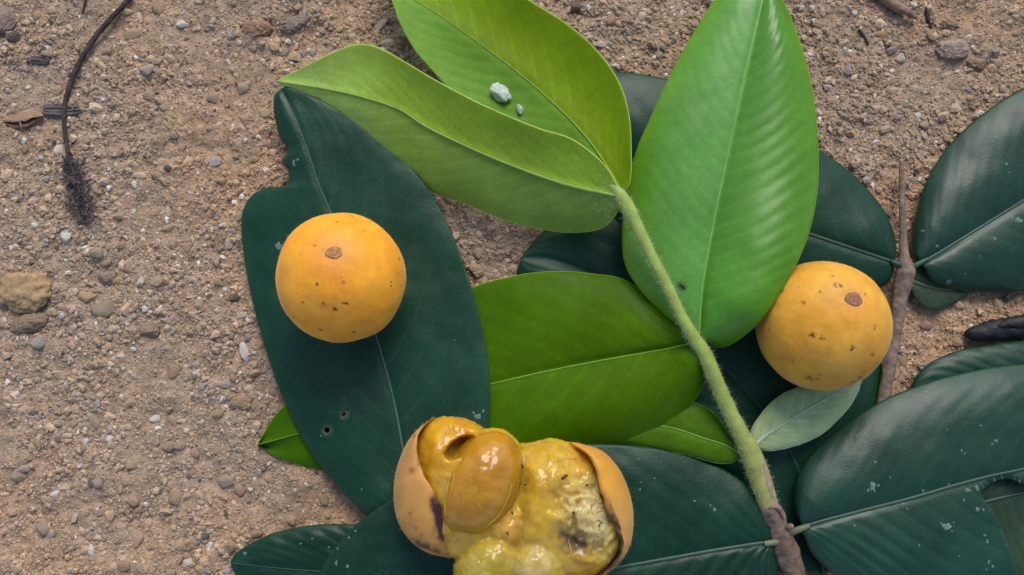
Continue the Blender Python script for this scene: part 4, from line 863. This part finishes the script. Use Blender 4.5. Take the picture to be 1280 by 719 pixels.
# dark root with a frayed end, chips, dead leaf
def gz(x, y): return float(ground_h(U([[x, y, 2]])[:, :2])[0] / S)
root = empty('dark_root', U([[90, 130, 4]])[0]); tag(root, 'dark curved dry root with a frayed end lying on the soil', 'root')
rp_ = [(170, -16, 4.2), (158, 3, 4.2), (140, 22, 4.4), (118, 48, 4.6), (101, 75, 4.4), (89, 102, 4.2), (81, 132, 4), (80, 152, 3.8), (83, 178, 3.6), (87, 200, 3.4), (94, 222, 2.6), (101, 246, 1.2)]
tube('root_body', [(x, y, max(3.0, gz(x, y) + 2.8), r * .74) for x, y, r in rp_], M['bark'], root, n=120, m=14, colfun=barkcol(lin(66, 57, 54)), rough_amp=.3, rough_scale=4)
n = 1500; tt = rng.random(n); px = 86 + 22 * tt + rng.normal(0, 5 + 5 * tt, n); py = 196 + 82 * tt + rng.normal(0, 4, n)
pz = np.array([gz(a_, b_) for a_, b_ in zip(px, py)]) + rng.uniform(1, 5, n)
dirs = np.column_stack([rng.normal(.1, .6, n), rng.normal(-.7, .5, n), rng.normal(.15, .2, n)])
hairs('root_fibres', U(np.column_stack([px, py, pz])), dirs, 8, .6, mat('root_fibre', base=lin(92, 84, 84), rough=.8, spec=.2), root, jitter=.3, seed=11)
def chip(name, pts, w, h, color, label, cat, seed, grooves=4, material='bark'):
    """flat splinter: box-like bar with split ends"""
    P = spline([(x, y) for x, y in pts], 40); T = np.gradient(P, axis=0); T /= np.linalg.norm(T, axis=1)[:, None]; Nn = np.column_stack([-T[:, 1], T[:, 0]])
    m = 21; s = np.linspace(-1, 1, m); rr = np.random.default_rng(seed)
    prof = w * np.interp(np.linspace(0, 1, 40), [0, .08, .5, .92, 1], [.5, .9, 1, .9, .55])
    top, bot = [], []
    for i in range(40):
        xy = P[i] + Nn[i] * (s[:, None] * prof[i]) + T[i] * (2.2 * noise(np.column_stack([s * 3, np.full(m, i > 20)]), seed)[:, None] * abs(i - 20) / 20)
        gzz = gz(*P[i]); zz = gzz + h * (1 - np.abs(s) ** 6) + .8 * np.cos(s * math.pi * grooves) + 1.0 * fbm(np.column_stack([s * 4, np.full(m, i * .1)]), seed, 2)
        top.append(np.column_stack([xy, zz])); bot.append(np.column_stack([xy, np.full(m, gzz - 3)]))
    A = np.vstack(top); B = np.vstack(bot); F = grid_quads(40, m); n = len(A)
    e = np.concatenate([F[:, [0, 1]], F[:, [1, 2]], F[:, [2, 3]], F[:, [3, 0]]]); es = np.sort(e, 1)
    _, inv, cnt = np.unique(es[:, 0] * (n + 1) + es[:, 1], return_inverse=True, return_counts=True); be = e[cnt[inv] == 1]
    V = U(np.vstack([A, B])); FF = np.vstack([F, F[:, ::-1] + n, np.column_stack([be[:, 1], be[:, 0], be[:, 0] + n, be[:, 1] + n])])
    cc = np.tile(np.asarray(color), (2 * n, 1)) * (1 + .3 * fbm(V / (4 * S), seed, 3))[:, None]
    o = build(name, V, FF, M[material], None, colors=cc, fix=True); return tag(o, label, cat)
chip('bark_chip', [(54, 138), (75, 139), (101, 137)], 9, 4, lin(92, 86, 84), 'dark grey bark chip crossing under the dark root', 'bark chip', 301)
chip('bark_chip', [(33, 76), (46, 75), (60, 77)], 5.5, 4, lin(84, 76, 72), 'small grey wood chip above the curled dead leaf', 'bark chip', 302, 2)
chip('wood_splinter', [(1158, 10), (1160, 22), (1164, 34)], 3, 4, lin(62, 52, 48), 'short dark splinter of wood near the smooth brown root', 'splinter', 303, 1)
chip('wood_splinter', [(1073, 36), (1079, 44), (1085, 54)], 2.6, 3, lin(66, 58, 54), 'thin dark splinter of wood lying between the bluish pebble and the ochre pebble', 'splinter', 304, 1)
tw = tube('dry_twig', [(109, -8, gz(109, 0) + 3, 1.3), (106, 4, gz(106, 4) + 3, 1.3), (103, 17, gz(103, 17) + 1.5, 1.0)], M['bark'], None, n=24, m=8, color=lin(72, 62, 56), rough_amp=.2)[0]
tag(tw, 'short thin dry twig beside the dark curved root', 'twig')
br = empty('brown_root', U([[1120, 8, 3]])[0]); tag(br, 'smooth brown root half buried in soil with a forked tip', 'root')
tube('root_body', [(1090, -14, 2, 9), (1108, -2, 3, 8.5), (1122, 9, 4, 7), (1134, 15, 4.5, 5), (1146, 23, 3, 2)], M['bark'], br, n=60, m=16, colfun=barkcol(lin(136, 112, 92)), rough_amp=.08, rough_scale=9)
tube('side_root', [(1132, 13, 4, 1.6), (1142, 11, 4, 1.5), (1154, 6, 3.5, 1.2)], M['bark'], br, n=24, m=8, color=lin(104, 84, 70), rough_amp=.2)
# curled dead leaf: a dry husk with an open seam
def husk():
    n, m = 50, 16; u = np.linspace(0, 1, n); cx = 4 + 50 * u; cy = 152 - 5 * u + 2 * np.sin(u * 5); env = np.sin(np.pi * np.clip(u * .95 + .025, 0, 1)) ** .6
    o = None
    for k, (ys, zs, c) in enumerate((((-14, -9, -3, 0.5, 1.0), (-1, 6, 10.5, 10, 8), lin(146, 116, 92)), ((-2, 3, 7, 10.5, 12), (2, 5.5, 7, 4, -2), lin(118, 88, 68)))):
        P = []
        for i_ in range(n):
            t = np.linspace(0, 1, m); y = np.interp(t, np.linspace(0, 1, 5), ys) * env[i_]; z = np.interp(t, np.linspace(0, 1, 5), zs) * env[i_] ** .7
            y = y + 1.2 * noise(np.column_stack([t * 2, np.full(m, u[i_] * 7)]), 4 + k); z = z + 1.0 * noise(np.column_stack([t * 3, np.full(m, u[i_] * 9)]), 14 + k)
            P.append(np.column_stack([np.full(m, cx[i_]), cy[i_] + y, gz(28, 152) + 1.5 + z]))
        P = np.vstack(P); q = P.copy(); q[:, 2] -= .9; N_ = len(P); F = grid_quads(n, m)
        V = U(np.vstack([P, q])); cc = np.tile(c, (2 * N_, 1)) * (1 + .3 * fbm(V / (5 * S), 5, 3))[:, None]
        ob = build('dead_leaf' if o is None else 'lower_lobe', V, np.vstack([F, F[:, ::-1] + N_]), M['dead'], o, colors=cc)
        if o is None: o = tag(ob, 'curled dry brown dead leaf with an open seam on the soil', 'dead leaf')
    tube('leaf_vein', [(24, 150, gz(28, 152) + 10, .9), (26, 156, gz(28, 152) + 10, 1.1), (27, 162, gz(28, 152) + 6, .8)], M['rib'], o, n=20, m=8, color=lin(170, 142, 116))
husk()
ch = empty('charcoal_piece', U([[1240, 416, 3]])[0]); tag(ch, 'black piece of charcoal on soil beside a half hidden dark leaf', 'charcoal')
tube('burnt_core', [(1206, 420, gz(1206, 420) + 5, 3), (1212, 418, 8, 7), (1228, 415, 9, 11), (1250, 412, 10, 13), (1275, 408, 10, 14), (1300, 404, 9, 12), (1312, 402, 8, 5)], M['charcoal'], ch, n=90, m=18, color=(.02, .02, .02), rough_amp=.35, rough_scale=12)
tube('burnt_flake', [(1248, 408, 20, 3), (1262, 404, 22, 6), (1280, 402, 22, 7), (1296, 401, 19, 4)], M['charcoal'], ch, n=40, m=12, color=(.02, .02, .02), rough_amp=.35, rough_scale=9)

# white crumbs and an insect on the young leaves
def crumb_on(o, x, y, rx, ry, rz, rot, label, seed):
    p, nn = hit(o, x, y); V, F = lump_shape(4, seed, .4, 1.4); V = V + .03 * noise(V * 9, seed)[:, None] * V
    a = math.radians(-rot); V = V * np.array([rx, ry, rz]) * S; V = np.column_stack([V[:, 0] * math.cos(a) - V[:, 1] * math.sin(a), V[:, 0] * math.sin(a) + V[:, 1] * math.cos(a), V[:, 2]])
    nn = nn if nn[2] > 0 else -nn
    qz = Vector((0, 0, 1)).rotation_difference(Vector(nn)).to_matrix(); V = V @ np.array(qz).T
    V = V + p + nn * rz * S * .75
    tag(build('white_crumb', V, F, M['chalk'], None), label, 'crumb')
crumb_on(lP2, 625, 117, 16, 11, 6, 35, 'greyish white crumb caught in the folded young leaf', 401)
crumb_on(lP2, 650, 137, 4.5, 7, 3, -25, 'tiny white chip beside the greyish white crumb in the folded leaf', 402)
ip, inn = hit(lL, 853, 357)
ins = empty('small_insect', ip); tag(ins, 'tiny dark insect with spread legs on the light green leaf', 'insect')
def ipt(x, y, z, r): return (853 + (x - 853) * .72, 357 + (y - 357) * .72, ip[2] / S + z * .72, r * .72)
tube('body', [ipt(847, 351, 2.0, .6), ipt(850, 353.5, 2.4, 1.5), ipt(853, 356.5, 2.6, 1.9), ipt(856, 360, 2.4, 1.6), ipt(858.5, 362.5, 2, .5)], M['insect'], ins, n=24, m=10)
for (x0, y0, x1, y1) in ((850, 353, 843, 351), (852, 355, 845, 359), (854, 358, 850, 366), (851, 353, 853, 345), (854, 355, 861, 350), (856, 358, 863, 359)):
    tube('leg', [ipt(x0, y0, 2.2, .42), ipt((x0 + x1) / 2, (y0 + y1) / 2, 3.6, .38), ipt(x1, y1, .3, .3)], M['insect'], ins, n=10, m=6)

# random individual crumbs of earth on the bare soil
def covered(P, grow=0):
    m = np.zeros(len(P), bool)
    for poly in LEAFPOLY: m |= inside(P, poly)
    return m
cand = np.column_stack([rng.uniform(4, 1276, 1500), rng.uniform(4, 715, 1500)]); cand = cand[~covered(cand)]
cnt_ = {'brown': 0, 'tan': 0, 'grey': 0, 'cream': 0}
for x, y in cand:
    if sum(cnt_.values()) >= 190: break
    r = float(np.clip(rng.lognormal(1.55, .33), 3.2, 10))
    if any((x - a) ** 2 + (y - b_) ** 2 < (r + c_ + 1) ** 2 for a, b_, c_ in TAKEN): continue
    key = rng.choice(['brown', 'tan', 'grey', 'cream'], p=[.55, .25, .15, .05]); cnt_[key] += 1
    pebble(x, y, r * rng.uniform(.9, 1.3), r * rng.uniform(.65, .95), rng.uniform(0, 180), str(key))

# ------------------------------------------------------------------ soil grit: far too many grains to count
def grit(n, sub, rlo, med, sig, rhi, seed, name, lab):
    r = np.random.default_rng(seed)
    xy = np.column_stack([r.uniform(-.27, .27, n), r.uniform(-.18, .18, n)])
    hh = ground_h(xy); px = PX(np.column_stack([xy, hh])); cov = covered(px) & (r.random(n) < .8)
    out = (px[:, 0] < -30) | (px[:, 0] > 1310) | (px[:, 1] < -30) | (px[:, 1] > 750)
    out &= r.random(n) > .09 * np.clip(1.5 - np.hypot(xy[:, 0] / .27, xy[:, 1] / .18), .15, 1)
    k = ~cov & ~out; xy, hh = xy[k], hh[k]; n = len(xy)
    rad = np.clip(r.lognormal(math.log(med), sig, n), rlo, rhi) * S
    if sub == 0:
        D = np.array([[1, 0, 0], [-1, 0, 0], [0, 1, 0], [0, -1, 0], [0, 0, 1], [0, 0, -1.]]); F = np.array([[0, 2, 4], [2, 1, 4], [1, 3, 4], [3, 0, 4], [2, 0, 5], [1, 2, 5], [3, 1, 5], [0, 3, 5]])
    else: D, F = ico(1)
    m = len(D)
    V = D[None] * r.uniform(.62, 1.25, (n, m, 1)) * (np.column_stack([r.uniform(.8, 1.35, n), r.uniform(.65, 1.0, n), r.uniform(.5, .85, n)]))[:, None, :]
    a = r.uniform(0, 6.28, n); ca, sa = np.cos(a)[:, None], np.sin(a)[:, None]; tx = r.normal(0, .3, n)[:, None]
    X = V[:, :, 0] * ca - V[:, :, 1] * sa; Y = V[:, :, 0] * sa + V[:, :, 1] * ca; Z = V[:, :, 2] + X * tx
    V = np.stack([X, Y, Z], 2) * rad[:, None, None] + np.column_stack([xy, hh + rad * r.uniform(-.45, .38, n) - (.5 * rad * np.clip(fbm(xy / .022, 97, 2) * 2.2, 0, 1) if sub else 0)])[:, None, :]
    base = soil_tint(xy) * r.lognormal(0.06, .15, n)[:, None]
    q = r.random(n); base[q < .03] = np.array([.58, .53, .46]) * r.uniform(.75, 1.25, ((q < .03).sum(), 1))
    s_ = (q > .05) & (q < .14); base[s_] = np.array([.30, .25, .21]) * r.uniform(.75, 1.25, (s_.sum(), 1))
    s_ = (q > .14) & (q < .155); base[s_] = np.array([.12, .095, .075]) * r.uniform(.6, 1.5, (s_.sum(), 1))
    s_ = (q > .19) & (q < .26); base[s_] = np.array([.37, .245, .145]) * r.uniform(.8, 1.15, (s_.sum(), 1))
    FF = (F[None] + (np.arange(n) * m)[:, None, None]).reshape(-1, 3)
    o = build(name, V.reshape(-1, 3), FF, M['grit'], None, colors=np.repeat(base, m, 0), smooth=False, origin=(0, 0, 0))
    tag(o, lab, 'grit', kind='stuff')
grit(262000, 1, 1.2, 2.0, .48, 8.5, 91, 'coarse_grit', 'coarse brown sand grains and earth crumbs covering the ground')
grit(415000, 0, .6, 1.3, .35, 2.4, 92, 'fine_grit', 'fine brown and white sand scattered over the ground')
